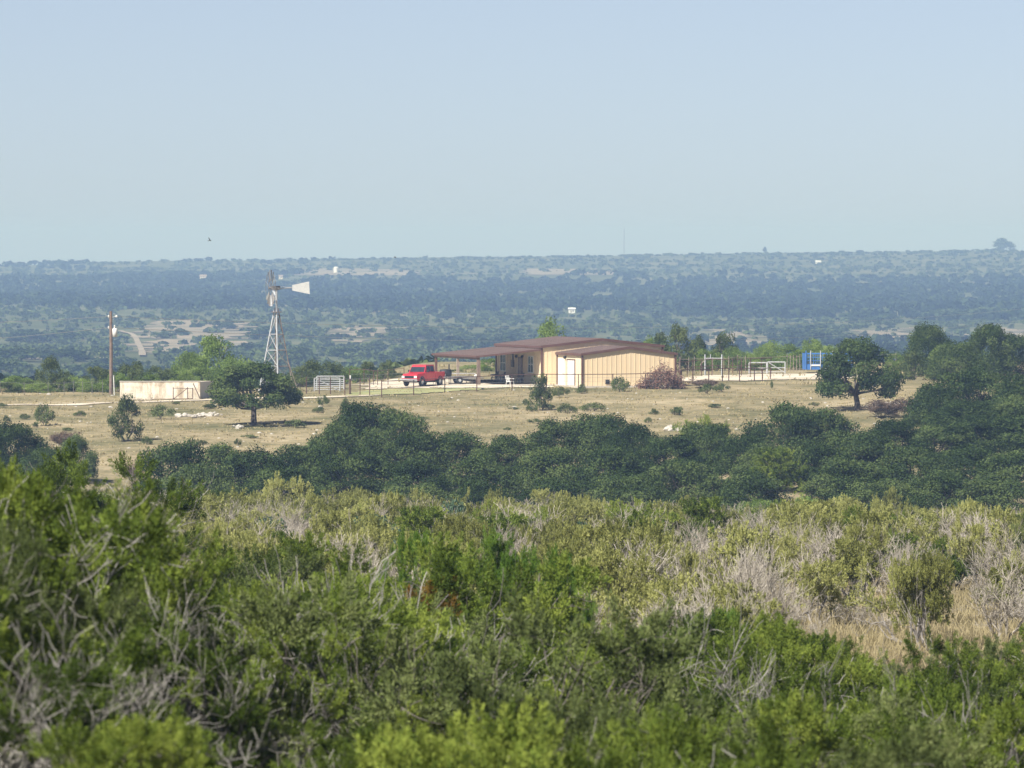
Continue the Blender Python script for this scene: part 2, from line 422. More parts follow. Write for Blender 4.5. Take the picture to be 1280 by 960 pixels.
def clumps_mb(rng, cs, Rc, ntuft, rt, nb, bl, bw):
    """rounded foliage clumps: short brushy sprays standing on the upper shell of each clump"""
    b = MB(); P = []; Dd = []; T = []
    for c, d, *_ in cs:
        r = Rc * rng.uniform(.6, 1.35); k = max(4, int(ntuft * (r / Rc) ** 2)); t0 = rng.uniform(.2, .75)
        u = norm(rng.normal(size=(k, 3)) + np.array([0, 0, .5]) + np.array(d) * .2)
        q = c + u * r * rng.uniform(.5, 1.1, (k, 1)) * np.array([1.3, 1.3, .72])
        for j in range(k):
            n = int(nb * rng.uniform(.6, 1.4)); ax = norm(u[j] * .9 + np.array([0, 0, .30])); rr = rt * rng.uniform(.7, 1.35)
            al = rng.uniform(-.9, 1.2, (n, 1)); w = norm(rng.normal(size=(n, 3)))
            o = ax * al * rr + w * rr * .55 * np.sqrt(np.clip(1.25 - al, .1, 1)) * rng.random((n, 1)) ** .5
            P.append(q[j] + o); Dd.append(ax * .8 + w * .7 + rng.normal(size=(n, 3)) * .25)
            T.append(np.clip(t0 + rng.normal() * .12 + rng.normal(size=n) * .13, 0, 1))
    P = np.concatenate(P); Dd = np.concatenate(Dd); T = np.concatenate(T); n = len(P)
    b.blades(P, Dd, bl * rng.uniform(.6, 1.4, n), bw * rng.uniform(.7, 1.3, n), T)
    return b

class Kind:
    """prototype plants; the first placement uses the prototype itself, later ones copy it and its parts"""
    def __init__(s, name, cat, protos, squat=0):       # protos: list of (trunk MB or None, trunk mat, crown MB or None, crown mat, height, extra)
        s.name, s.cat, s.squat = name, cat, squat; s.pr = []
        for tr, tm, cr, cm, extra in protos:
            o = empty(name, (0, 0, 0))
            hs = []
            for bld, mt, nm in ((tr, tm, 'trunk'), (cr, cm, 'crown'), extra or (None, None, None)):
                if bld is None: continue
                bld.build(nm, mt, o); hs.append(np.concatenate(bld.v))
            v = np.concatenate(hs)
            s.pr.append([o, float(np.percentile(v[:, 2], 99.6)), float(np.percentile(np.hypot(v[:, 0], v[:, 1]), 97)), False])
        s.k = 0
    def place(s, x, y, height=None, width=None, label=None, group=None, var=None, rz=None, sink=0.0):
        i = var if var is not None else s.k % len(s.pr); s.k += 1
        pr = s.pr[i]; o = pr[0]
        if pr[3]:
            c = o.copy(); COL.objects.link(c)
            for ch in o.children:
                d = ch.copy(); COL.objects.link(d); d.parent = c
            o = c
        pr[3] = True
        sz = height / pr[1] if height else 1.0
        sxy = width * .5 / pr[2] if width else sz
        if s.squat: sxy = max(sxy, s.squat * sz)
        o.location = (x, y, gz(x, y) - sink); o.scale = (sxy, sxy, sz)
        o.rotation_euler = (0, 0, random.uniform(0, 6.283) if rz is None else rz)
        tag(o, label, s.cat, group)
        o['_s'] = i
        return o
    def finish(s):
        for o, h, w, used in s.pr:
            if not used:
                for ch in list(o.children): bpy.data.objects.remove(ch)
                bpy.data.objects.remove(o)

def juniper(seed, stems=4, lean=(.25, .8), L0=1.25, nch=(4, 4, 4), keep=.5, Rc=.25, nt=19, rt=.085, nb=130, bl=.026, bw=.0085, mat='juniper_leaf', bark='bark_mid', rust=False, up=.10, zmin=.6, r0=.042, dec=.55, deep=2):
    cfg = dict(wob=.24, up=up, tipdepth=deep, max=len(nch), nch=nch, ang=(.35, .95), dec=dec)
    rng, lines, tips = skeleton(seed, stems, lean, L0, r0, cfg)
    cs = [t for t in tips if t[2] == deep and t[0][2] > zmin and rng.random() < keep]
    top = float(np.percentile([t[0][2] for t in cs], 90)) + Rc * .3
    lines = {k: [l for l in v if k == 0 or l[0][:, 2].max() < top] for k, v in lines.items()}
    cs = [t for t in cs if t[0][2] < top]
    tr = trunk_mb(lines, rng, .003)
    ex = None
    if rust:
        hi = max(cs, key=lambda t: t[0][2] - 1.2 * math.hypot(t[0][0], t[0][1]))[0]; rz = sorted(cs, key=lambda t: np.linalg.norm(t[0] - hi))[:2]; ids = {id(t) for t in rz}
        ex = (clumps_mb(rng, rz, Rc * .8, nt, rt, nb, bl, bw), M['rust_leaf'], 'dead_sprays')
        cs = [t for t in cs if id(t) not in ids]
    return (tr, M[bark], clumps_mb(rng, cs, Rc, nt, rt, nb, bl, bw), M[mat], ex)

def sparse(seed, n=26):
    cfg = dict(wob=.22, up=.08, tipdepth=1, max=3, nch=(5, 4, 4), ang=(.3, .85), dec=.66)
    rng, lines, tips = skeleton(seed, 13, (.1, 1.05), .92, .020, cfg)
    cs = [t for t in tips if t[2] == 2 and t[0][2] > .9]; k = rng.permutation(len(cs))[:n]
    hub = [cs[i] for i in k]
    return (trunk_mb(lines, rng, .003), M['twig_ash'], clumps_mb(rng, hub, .19, 16, .08, 130, .026, .0085), M['juniper_leaf'], None)

def bare(seed, stems=7, L0=.8, nch=(4, 4, 4), lean=(.1, .75), up=.10, mat='twig_grey', r0=.022, leaf=None, wob=.2):
    cfg = dict(wob=wob, up=up, tipdepth=len(nch), max=len(nch), nch=nch, ang=(.3, .8))
    rng, lines, tips = skeleton(seed, stems, lean, L0, r0, cfg)
    tr = trunk_mb(lines, rng, .0045)
    cr = tufts_mb(rng, tips, leaf[1], .10, leaf[2], .07, .03) if leaf else None
    return (tr, M[mat], cr, M[leaf[0]] if leaf else None, None)

def oak(seed, Rx=2.7, z0=1.3, z1=4.4, nl=30, lr=.85, nleaf=240, ls=.17, trunk_r=.2, fork=1.3, mat='oak_leaf', bark='bark_dark', stems=1, lean=.15, **k):
    rng, b, cs = lump_crown(seed, Rx, z0, z1, nl, lr, nleaf, ls, **k)
    return (limb_trunk(rng, cs, trunk_r, fork, lean, stems=stems), M[bark], b, M[mat], None)

NEAR = Kind('juniper_tree', 'juniper', [juniper(s, stems=4 + s % 3, keep=.48 + .12 * (s % 3), rust=(s == 8), lean=(.3, 1.1), up=.08, bark='twig_ash' if s % 2 else 'bark_mid', r0=.036, mat='juniper_grey' if s in (3, 6) else 'juniper_leaf') for s in range(1, 9)], squat=.8)
SPARSE = Kind('juniper_tree', 'juniper', [sparse(40 + k) for k in range(4)], squat=.8)
YOUNG = Kind('young_juniper', 'juniper', [juniper(30 + s, stems=3, lean=(.02, .22), L0=1.5, nch=(6, 4, 2), keep=.9, up=.30, Rc=.15, nt=14, rt=.08, mat='young_leaf', zmin=.2, r0=.03) for s in (1, 2, 3)])
MIDJ = Kind('juniper_bush', 'bush', [juniper(60 + s, stems=6, nch=(4, 3, 3), lean=(.2, 1.15), L0=.82, keep=.42 + .14 * (s % 4), Rc=.24, nt=12, rt=.095, nb=46, bl=.042, bw=.019, mat='olive_leaf', bark='bark_grey', zmin=.4, r0=.035) for s in range(7)])
MIDG = Kind('green_juniper_bush', 'bush', [juniper(80 + s, stems=5, nch=(4, 3, 3), lean=(.2, 1.0), L0=.85, keep=.85, Rc=.24, nt=12, rt=.095, nb=46, bl=.042, bw=.019, mat='juniper_leaf', zmin=.3, r0=.035) for s in range(3)])  # juniper bushes like MIDJ, in the deep green leaf
BARE = Kind('bare_shrub', 'shrub', [bare(20 + s, stems=8 + s % 3) for s in range(6)])
BLUE = Kind('blue_green_bush', 'bush', [oak(s, Rx=1.2, z0=.5, z1=1.7, nl=22, lr=.42, nleaf=130, ls=.12, trunk_r=.06, fork=.4, mat='blue_leaf', stems=2) for s in (91, 92)])
OAKU = Kind('oak_tree', 'oak tree', [oak(101, Rx=3.0, z0=1.5, z1=4.3, nl=100, lr=.54, nleaf=250, ls=.135, trunk_r=.22, fork=1.15, ragged=.10, fill=.85, lean=.05), oak(102, Rx=2.8, z0=1.1, z1=4.6, nl=96, lr=.56, nleaf=250, ls=.135, trunk_r=.22, fork=1.1, ragged=.10, fill=.85, lean=.05)])
OAK = Kind('oak_tree', 'oak tree', [oak(110 + s, Rx=2.5, z0=.45 + .25 * (s % 2), z1=4.0, nl=72, lr=.70, nleaf=330, ls=.128, trunk_r=.13, fork=.7, stems=1 + s % 3, ragged=.22, fill=1.0) for s in range(6)])
MESQ = Kind('mesquite_tree', 'mesquite', [oak(130 + s, Rx=2.2, z0=.35, z1=3.6, nl=60, lr=.55, nleaf=140, ls=.13, trunk_r=.09, fork=.8, stems=3, mat='mesquite_leaf', bark='bark', ragged=.25, bottom=-.6) for s in range(3)])
BRUSH = Kind('brush_tree', 'tree', [oak(140 + s, Rx=1.9, z0=.3, z1=3.0, nl=56, lr=.46, nleaf=100, ls=.15, trunk_r=.08, fork=.6, stems=3, mat='brush_leaf', bark='bark', ragged=.3, bottom=-.6) for s in range(4)])
LOW = Kind('low_bush', 'bush', [oak(160 + s, Rx=.75, z0=.18, z1=.75, nl=20, lr=.24, nleaf=70, ls=.09, trunk_r=.03, fork=.2, stems=2, mat='brush_leaf', bark='bark', ragged=.3, bottom=-.8) for s in range(4)])
DEAD = Kind('dead_shrub', 'shrub', [bare(200 + s, stems=9, L0=.7, mat='twig_grey', leaf=('dead_leaf', .7, 10)) for s in range(2)])
FAROAK = Kind('oak_tree', 'oak tree', [oak(180 + s, Rx=2.6, z0=.7, z1=4.0, nl=36, lr=.8, nleaf=60, ls=.42, trunk_r=.15, fork=.8, stems=2, ragged=.2) for s in range(4)])

# ------------------------------------------------------------------ labelling of the many plants
COLS = [(-400, 100, 'at the left edge'), (100, 180, 'below the utility pole'), (180, 262, 'below the concrete tank'), (262, 380, 'below the lone left oak'),
        (380, 495, 'below the pipe fence'), (495, 560, 'below the red pickup'), (560, 680, 'below the porch'), (680, 765, 'below the barn doors'),
        (765, 855, 'below the brush pile'), (855, 1000, 'below the corral'), (1000, 1140, 'below the lone right oak'), (1140, 1700, 'at the right edge')]
ORD = ['leftmost', 'second from left', 'third from left', 'fourth from left', 'fifth from left', 'sixth from left', 'seventh from left', 'eighth from left', 'ninth from left', 'tenth from left', 'eleventh from left', 'twelfth from left', 'thirteenth from left', 'fourteenth from left', 'fifteenth from left', 'sixteenth from left']
REG = {}
def reg(o, kind, rows, group=None, cols=True):
    """rows: phrase for the depth row; stored until the whole belt is planted"""
    px = 640 + o.location.x / o.location.y * F
    c = next((t for a, b, t in COLS if a <= px < b), 'beyond the frame') if cols else ''
    if group: o['group'] = group
    REG.setdefault((kind, rows, c), []).append((px, o))
def flush_labels():
    for (kind, row, c), lst in REG.items():
        lst.sort(key=lambda t: t[0])
        for i, (px, o) in enumerate(lst):
            n = len(lst)
            if n == 1: o['label'] = f"{kind}, {row}, {c}".rstrip(', ')
            else:
                w = 'rightmost' if i == n - 1 else ORD[min(i, len(ORD) - 1)]
                o['label'] = f"{kind}, {row}, {w} {c}".rstrip(', ')

def P(kind, px, D, toppy, wpx=None, label=None, group=None, var=None, rz=None, basepy=None, regk=None):
    """plant whose top shows at row toppy; D metres away (or standing where the sight line meets the ground)"""
    if basepy is not None:
        h = hit(px, basepy); x, y = h.x, h.y
    else: x, y = X(px, D), D
    H = Z(toppy, y) - gz(x, y)
    o = kind.place(x, y, max(H, .25), wpx / F * y if wpx else None, label, group, var, rz)
    if regk: reg(o, *regk)
    return o

# ------------------------------------------------------------------ foreground junipers
FG = 'junipers in the foreground'
for px, top, D, w, k, v in [
        (-150, 640, 34, 600, NEAR, 4), (300, 745, 50, 420, SPARSE, 0),
        (60, 800, 31, 560, SPARSE, 2), (225, 770, 40, 300, SPARSE, 1), (265, 790, 46, 260, SPARSE, 3), (455, 790, 52, 260, SPARSE, 0), (540, 800, 55, 220, SPARSE, 2), (130, 810, 36, 300, SPARSE, 0), (350, 672, 92, 150, NEAR, 3), (290, 690, 84, 130, NEAR, 5),
        (415, 715, 72, 210, NEAR, 6), (490, 735, 60, 330, SPARSE, 1), (545, 690, 64, 130, NEAR, 7), (575, 760, 62, 200, NEAR, 5),
        (655, 765, 64, 220, NEAR, 0), (745, 795, 60, 240, NEAR, 4), (850, 812, 64, 210, NEAR, 6), (935, 772, 74, 200, NEAR, 1),
        (1005, 792, 78, 150, NEAR, 3), (1075, 838, 66, 190, NEAR, 0), (1150, 840, 70, 160, NEAR, 2), (1215, 800, 74, 170, NEAR, 5), (1285, 790, 68, 190, NEAR, 4),
        (425, 860, 48, 300, SPARSE, 2), (330, 900, 40, 330, NEAR, 6), (560, 872, 46, 280, NEAR, 3), (690, 868, 36, 210, NEAR, 2), (640, 905, 31, 330, NEAR, 1),
        (790, 845, 50, 260, SPARSE, 3), (850, 800, 58, 220, SPARSE, 1), (1010, 850, 54, 220, SPARSE, 2), (890, 880, 46, 260, SPARSE, 0), (985, 885, 44, 240, NEAR, 5), (1090, 880, 50, 230, NEAR, 6), (1190, 865, 52, 230, NEAR, 1),
        (1265, 880, 44, 250, NEAR, 3), (760, 915, 38, 260, NEAR, 4), (1050, 925, 33, 330, NEAR, 2), (480, 915, 36, 300, NEAR, 0), (1180, 930, 36, 300, NEAR, 5), (160, 900, 30, 420, NEAR, 1), (880, 935, 30, 260, NEAR, 6)]:
    row = 'front foreground row' if D < 42 else ('middle foreground row' if D < 62 else 'rear foreground row')
    knd = 'sparse grey-branched juniper' if k is SPARSE else 'green bushy juniper'
    P(k, px, D, top, w, var=v, group=FG, regk=(knd, row))
for px, top, D, w in [(505, 668, 84, 80), (612, 668, 82, 95), (668, 694, 80, 105), (712, 712, 83, 70), (545, 690, 86, 60), (590, 690, 88, 70), (900, 762, 78, 75), (820, 772, 80, 60)]:
    P(YOUNG, px, D, top, w, group='young junipers with pointed tops', regk=('pointed bright young juniper', 'behind foreground row'))
def ybound(px): return float(np.interp(px, [-60, 150, 200, 260, 330, 480, 620, 680, 760, 820, 960, 1010, 1080, 1180, 1240, 1330], [640, 680, 735, 755, 745, 750, 752, 768, 785, 812, 790, 835, 875, 865, 810, 795]))
rf = random.Random(21); pf = []
rf.seed(22)
for it in range(3000):
    D = rf.uniform(44, 104); px = rf.uniform(-60, 1340)
    if px > 960 and D > 92: continue
    x = X(px, D)
    if any((a - x) ** 2 + (c - D) ** 2 * .7 < 2.6 ** 2 for a, c in pf): continue
    top = ybound(px) + rf.uniform(0, 1) ** 1.2 * 150 - 14; H = min(Z(top, D) - gz(x, D), 3.2)
    if H < 1.0 or (485 < px < 605 and D < 78 and top < 800): continue
    pf.append((x, D)); k = SPARSE if rf.random() < (.45 if 180 < px < 640 and D < 75 else .22) else NEAR
    o = k.place(x, D, H, H * rf.uniform(.85, 1.2), var=None if k is SPARSE else rf.randrange(7))
    reg(o, 'sparse grey-branched juniper' if k is SPARSE else 'green bushy juniper', 'front foreground row' if D < 42 else ('middle foreground row' if D < 62 else 'rear foreground row'), FG)
for px, top, D in [(-160, 572, 37), (-60, 578, 38), (0, 588, 41), (38, 606, 45), (-25, 655, 34), (-130, 650, 32), (25, 690, 37), (55, 735, 41), (90, 640, 50)]:
    NEAR.squat = .7; P(NEAR, px, D, top, 60, var=(abs(px) // 10) % 7, group=FG, regk=('green bushy juniper', 'front foreground row'))
NEAR.squat = .8
P(NEAR, 118, 118, 566, 95, 'dark green juniper top rising behind the big blurred left juniper', FG, var=6)
P(NEAR, 1300, 150, 640, 80, 'tall olive juniper at the right edge above the grass gap', FG, var=2)

# ------------------------------------------------------------------ shrub belt in the middle distance
def ok_belt(px, D, placed):
    x = X(px, D)
    for a, b, s in placed:
        if (a - x) ** 2 + ((b - D) * .8) ** 2 < s * s: return False
    return True
placed = []; rb = random.Random(5)
def in_gap(px, D): return 975 < px < 1225 and 98 < D < 160
HERO = [(350, 592, 262, 84), (292, 632, 250, 70), (420, 612, 270, 90), (460, 612, 275, 60), (545, 612, 275, 60), (615, 612, 272, 50), (690, 612, 270, 70), (735, 620, 262, 70),
        (800, 640, 240, 90), (850, 636, 262, 90), (1075, 622, 262, 110), (1110, 612, 280, 60), (1160, 640, 245, 110), (1250, 640, 255, 100), (570, 640, 220, 45), (980, 660, 250, 110), (240, 655, 240, 90), (900, 655, 255, 90)]
for px, top, D, w in HERO:
    placed.append((X(px, D), D, 2.0))
    P(MIDJ, px, D, top, w, group='olive juniper bushes of the shrub belt', regk=('round olive juniper bush', 'rear shrub belt'))
cnt = 0
for it in range(9000):
    D = 95 + 190 * rb.random() ** .8; px = rb.uniform(-30, 1310)
    if D < 108 and 950 < px: continue
    if in_gap(px, D) and rb.random() < .93: continue
    if px > 1190 and D < 118: continue
    if px < 140 and D < 200: continue
    sp = rb.uniform(2.2, 3.05) * (.9 if D < 175 else 1) * (.78 + D / 900)
    if not ok_belt(px, D, placed): continue
    placed.append((X(px, D), D, sp * .86)); cnt += 1
    row = 'rear shrub belt' if D > 225 else ('middle shrub belt' if D > 160 else 'front shrub belt')
    x = X(px, D); u = rb.random()
    bareness = .46 + .62 * noise.noise(Vector((x * .13, D * .035, 2))) + (.12 if 120 < D < 190 and px > 650 else 0)
    H = rb.uniform(1.2, 2.1); W = rb.uniform(2.0, 3.2) * (.78 if D < 175 else 1)
    if u < bareness: o = BARE.place(x, D, H * .95, W * .9); reg(o, 'bare grey shrub', row, 'bare grey shrubs of the shrub belt')
    elif u > .972 and D > 165: o = BLUE.place(x, D, H * .9, W * .7); reg(o, 'blue-green leafy bush', row, 'blue-green bushes')
    elif u > .91 and D > 150: o = MIDG.place(x, D, H * 1.05, W * .9); reg(o, 'deep green juniper bush', row, 'deep green bushes of the shrub belt')
    else: o = MIDJ.place(x, D, H, W); reg(o, 'olive juniper bush', row, 'olive juniper bushes of the shrub belt')
for px, top, D in [(1040, 785, 130), (1075, 775, 128), (1110, 785, 124), (1160, 775, 132), (1020, 790, 118), (1190, 780, 134), (1130, 770, 140), (1055, 770, 146), (1090, 765, 150), (1180, 768, 148), (1000, 780, 126)]:
    P(BARE, px, D, top - 20, 60, group='bare grey shrubs of the shrub belt', regk=('thin bare shrub', 'in tan grass gap'))

# ------------------------------------------------------------------ oak belt
OG = 'dark oaks of the belt below the field'
oaks = [(225, 552, 356, 105), (275, 556, 366, 100), (245, 580, 346, 100), (330, 562, 362, 110), (385, 556, 368, 105), (452, 504, 392, 100), (495, 512, 388, 80), (420, 532, 378, 90),
        (350, 585, 348, 110), (440, 565, 362, 110), (520, 540, 380, 90), (575, 540, 382, 95), (520, 575, 358, 110), (600, 570, 362, 110), (640, 545, 380, 95), (700, 524, 390, 95),
        (750, 518, 390, 95), (790, 530, 386, 80), (690, 560, 366, 110), (765, 560, 364, 115), (840, 545, 378, 100), (860, 575, 356, 110), (885, 530, 390, 80), (930, 545, 380, 95),
        (985, 505, 400, 110), (1030, 512, 400, 100), (960, 555, 372, 100), (1010, 555, 372, 110), (1075, 540, 385, 110), (1120, 525, 398, 100), (1060, 575, 358, 120), (1140, 560, 372, 120),
        (1180, 530, 396, 110), (1235, 520, 402, 110), (1280, 520, 402, 110), (1210, 560, 374, 120), (1270, 565, 370, 120), (1180, 590, 352, 120), (1110, 600, 346, 110), (940, 590, 350, 110),
        (1250, 600, 350, 110), (780, 595, 348, 110), (690, 598, 346, 110), (600, 602, 344, 100), (530, 605, 342, 100), (15, 528, 388, 90), (-40, 520, 392, 90), (60, 560, 372, 80), (95, 545, 380, 60),
        (1170, 480, 432, 95), (1220, 462, 440, 110), (1275, 468, 436, 110), (1330, 520, 400, 120), (1210, 500, 420, 110), (1270, 495, 420, 110), (-100, 530, 386, 110), (1350, 480, 430, 120)]
for px, top, D, w in oaks:
    row = 'front oak belt' if D < 362 else ('middle oak belt' if D < 384 else 'rear oak belt')
    P(OAK, px, D, top, w * 1.08, group=OG, regk=('dark green rounded oak', row))
for px, top, D, w in [(945, 625, 330, 75), (1010, 622, 328, 85), (985, 632, 322, 50)]:
    P(MESQ, px, D, top, w, group='pale feathery mesquites', regk=('pale green feathery mesquite', 'at the oak belt foot'))
for px, top, D, w in [(870, 520, 400, 60), (905, 528, 402, 40), (965, 560, 360, 80)]:
    P(MIDG, px, D, top, w, group=OG, regk=('mid green juniper', 'poking out of the oak belt'))

# ------------------------------------------------------------------ lone trees, field bushes
def lone(px, basepy, top, wpx, kind, var, label, rz=0):
    h = hit(px, basepy); o = kind.place(h.x, h.y, Z(top, h.y) - h.z, wpx / F * h.y, label, None, var, rz); return o
lone(317, 532, 455, 118, OAKU, 0, 'lone dark oak with a broad flat crown in front of the windmill', .4)
lone(1072, 513, 424, 118, OAKU, 1, 'lone dark round oak in front of the blue trailer', 1.9)
for px, base, top, w, kind, lab in [
        (157, 552, 494, 50, BRUSH, 'ragged dark sapling on the dry field below the concrete tank'),
        (676, 513, 468, 32, BRUSH, 'upright grey-green sapling in front of the house corner'),
        (200, 524, 506, 34, LOW, 'spiky green bush between the tank and the rock pile'),
        (708, 516, 504, 28, LOW, 'low grey-green bush right of the upright sapling'),
        (741, 514, 503, 34, LOW, 'wide low grey-green bush below the white doors'),
        (846, 519, 508, 22, LOW, 'dark round low bush alone on the field below the brush pile'),
        (700, 497, 483, 24, LOW, 'small green bush at the fence below the house corner'),
        (728, 492, 480, 18, LOW, 'small green bush at the foot of the barn corner'),
        (775, 490, 471, 30, LOW, 'pale green bush against the barn wall left of the brush pile'),
        (370, 535, 524, 26, LOW, 'low green bush right of the lone left oak'),
        (405, 508, 494, 18, LOW, 'thin weed bush below the white pipe panels'),
        (432, 512, 498, 18, LOW, 'thin weed bush right of the white pipe panels'),
        (398, 516, 508, 20, LOW, 'low weedy bush just below the pipe panels'),
        (884, 492, 480, 22, LOW, 'low weed clump below the corral fence'),
        (902, 490, 479, 20, LOW, 'low weed clump below the corral gate frame'),
        (965, 486, 474, 5, LOW, 'tiny upright dark weed at the end of the corral fence'),
        (55, 532, 505, 30, LOW, 'grey-green bush on the field left of the ragged sapling'),
        (560, 560, 540, 26, DEAD, 'bare grey shrub behind the oak belt below the flat trailer'),
        (1100, 522, 500, 60, DEAD, 'grey-brown dead shrub at the foot of the lone right oak'),
        (1135, 520, 498, 46, DEAD, 'grey-brown dead shrub right of the lone right oak'),
        (82, 560, 540, 44, DEAD, 'reddish dead shrub at the left below the field road'),
        (166, 605, 580, 30, DEAD, 'reddish dead shrub beside the left end of the oak belt'),
        (880, 485, 474, 40, DEAD, 'grey dead brush at the right foot of the red brush pile')]:
    h = hit(px, base); kind.place(h.x, h.y, max(.3, Z(top, h.y) - h.z), w / F * h.y, lab)
FB = 'tiny scrub bushes on the dry field'
rb = random.Random(9)
for k in range(34):
    px = rb.uniform(-20, 1160); py = rb.uniform(505, 558)
    h = hit(px, py)
    if h is None or h.y > 480: continue
    o = LOW.place(h.x, h.y, rb.uniform(.2, .55), rb.uniform(.5, 1.3)); reg(o, 'tiny grey-green scrub bush', 'on upper dry field' if py < 525 else 'on lower dry field', FB)

# ------------------------------------------------------------------ trees along the brow behind the house
BG = 'trees along the brow'
for px, D, top, w, kind, what in [
        (270, 505, 420, 90, MESQ, 'tall green mesquite'), (235, 502, 440, 50, MESQ, 'green mesquite'), (292, 500, 446, 55, MESQ, 'green mesquite'), (255, 497, 458, 60, MESQ, 'green mesquite'),
        (5, 490, 478, 46, BRUSH, 'dark green brush tree'), (28, 491, 480, 40, MESQ, 'green mesquite'), (50, 490, 477, 44, MESQ, 'green mesquite'), (78, 491, 472, 46, BRUSH, 'dark green brush tree'), (108, 491, 474, 44, MESQ, 'green mesquite'), (146, 492, 466, 44, MESQ, 'green mesquite'), (168, 493, 462, 44, BRUSH, 'dark green brush tree'), (186, 493, 466, 44, MESQ, 'green mesquite'), (206, 494, 464, 44, BRUSH, 'dark green brush tree'), (228, 494, 462, 44, MESQ, 'green mesquite'), (135, 497, 462, 34, BRUSH, 'dark green brush tree'),
        (65, 498, 446, 50, BRUSH, 'dark green brush tree'), (20, 495, 470, 55, MESQ, 'green mesquite'), (-20, 497, 465, 50, BRUSH, 'dark green brush tree'), (38, 492, 476, 40, BRUSH, 'dark green brush tree'),
        (95, 493, 470, 50, MESQ, 'green mesquite'), (120, 498, 458, 36, BRUSH, 'dark green brush tree'), (155, 500, 455, 40, BRUSH, 'dark green brush tree'), (172, 497, 452, 36, BRUSH, 'dark green brush tree'),
        (195, 500, 458, 40, BRUSH, 'dark green brush tree'), (215, 503, 460, 36, BRUSH, 'dark green brush tree'), (125, 491, 478, 40, MESQ, 'green mesquite'),
        (392, 506, 450, 55, BRUSH, 'dark green brush tree'), (415, 508, 452, 50, BRUSH, 'dark green brush tree'), (375, 503, 458, 40, BRUSH, 'dark green brush tree'), (440, 515, 458, 40, MESQ, 'green mesquite'), (460, 518, 452, 30, BRUSH, 'dark green brush tree'),
        (482, 522, 452, 36, BRUSH, 'dark green brush tree'), (498, 526, 466, 30, BRUSH, 'dark green brush tree'),
        (692, 545, 398, 60, MESQ, 'green mesquite'), (612, 540, 448, 36, MESQ, 'green mesquite'), (590, 545, 456, 40, MESQ, 'green mesquite'), (568, 540, 462, 36, BRUSH, 'dark green brush tree'), (630, 542, 446, 36, BRUSH, 'dark green brush tree'),
        (848, 540, 406, 54, BRUSH, 'dark green brush tree'), (872, 545, 420, 40, BRUSH, 'dark green brush tree'), (905, 548, 416, 46, BRUSH, 'dark green brush tree'), (825, 545, 416, 30, BRUSH, 'dark green brush tree'), (815, 548, 420, 34, MESQ, 'green mesquite'),
        (880, 540, 436, 34, MESQ, 'green mesquite'), (915, 540, 434, 34, MESQ, 'green mesquite'), (950, 545, 432, 44, MESQ, 'green mesquite'), (985, 548, 430, 44, MESQ, 'green mesquite'), (1015, 550, 424, 44, MESQ, 'green mesquite'), (968, 560, 426, 50, MESQ, 'green mesquite'),
        (1040, 548, 432, 40, MESQ, 'green mesquite'), (1160, 530, 405, 80, OAK, 'large dark oak'), (1235, 520, 406, 80, OAK, 'large dark oak'), (1195, 505, 428, 90, OAK, 'large dark oak'), (1270, 525, 418, 70, OAK, 'large dark oak'),
        (890, 541, 440, 40, MESQ, 'green mesquite'), (932, 542, 440, 40, MESQ, 'green mesquite'), (960, 543, 441, 36, MESQ, 'green mesquite'), (1000, 545, 438, 44, MESQ, 'green mesquite'), (1028, 546, 436, 36, MESQ, 'green mesquite'), (310, 503, 452, 40, MESQ, 'green mesquite'),
        (1140, 515, 440, 50, BRUSH, 'dark green brush tree'), (1180, 520, 430, 36, MESQ, 'green mesquite'), (1320, 520, 420, 90, OAK, 'large dark oak'), (1120, 545, 440, 40, MESQ, 'green mesquite')]:
    zone = 'behind concrete tank' if px < 350 else ('left of red pickup' if px < 505 else ('behind porch and barn' if px < 800 else ('behind the corral' if px < 1060 else 'behind lone right oak')))
    if px < 130: zone = 'left of the utility pole'
    x = X(px, D); o = kind.place(x, D, Z(top, D) - gz(x, D) + .2, w / F * D, None, BG, None, None, .2)
    reg(o, what, zone, BG, cols=False)

# ------------------------------------------------------------------ distant oaks one can tell apart, then the far woodland as one mass
FO = 'far oaks on the valley floor'
for px, base, wpx, hpx in [(35, 428, 60, 16), (75, 426, 60, 14), (105, 424, 40, 12), (25, 452, 80, 18), (85, 452, 70, 16), (10, 468, 60, 20), (120, 470, 60, 18), (155, 462, 50, 16), (205, 424, 30, 10), (225, 420, 26, 9), (330, 424, 50, 16),
        (352, 420, 44, 14), (310, 440, 36, 12), (375, 448, 40, 14), (405, 428, 24, 9), (430, 448, 46, 14), (500, 428, 46, 16), (530, 424, 44, 14), (575, 432, 44, 16), (600, 430, 36, 14), (470, 438, 36, 12), (640, 426, 40, 14),
        (700, 420, 40, 12), (760, 412, 36, 10), (790, 402, 30, 9), (730, 432, 44, 14), (990, 432, 52, 20), (1030, 430, 60, 20), (1070, 402, 50, 12), (1110, 404, 46, 12), (1180, 400, 60, 14), (1230, 398, 60, 14), (1270, 400, 40, 12), (930, 398, 40, 10),
        (870, 396, 40, 10), (820, 392, 40, 9), (560, 398, 36, 9), (610, 396, 30, 8), (285, 412, 26, 8), (255, 430, 24, 8), (900, 420, 18, 6), (1080, 420, 14, 5)]:
    h = hit(px, base)
    if h is None: continue
    o = FAROAK.place(h.x, h.y, hpx / F * h.y, wpx / F * h.y, None, FO)
    zone = 'far behind the utility pole' if px < 190 else ('far behind the windmill' if px < 480 else ('far behind the porch' if px < 680 else ('far behind the barn' if px < 850 else 'far behind the corral')))
    reg(o, 'dark hazy oak', zone + (', higher up' if base < 424 else ', lower down'), FO, cols=False)

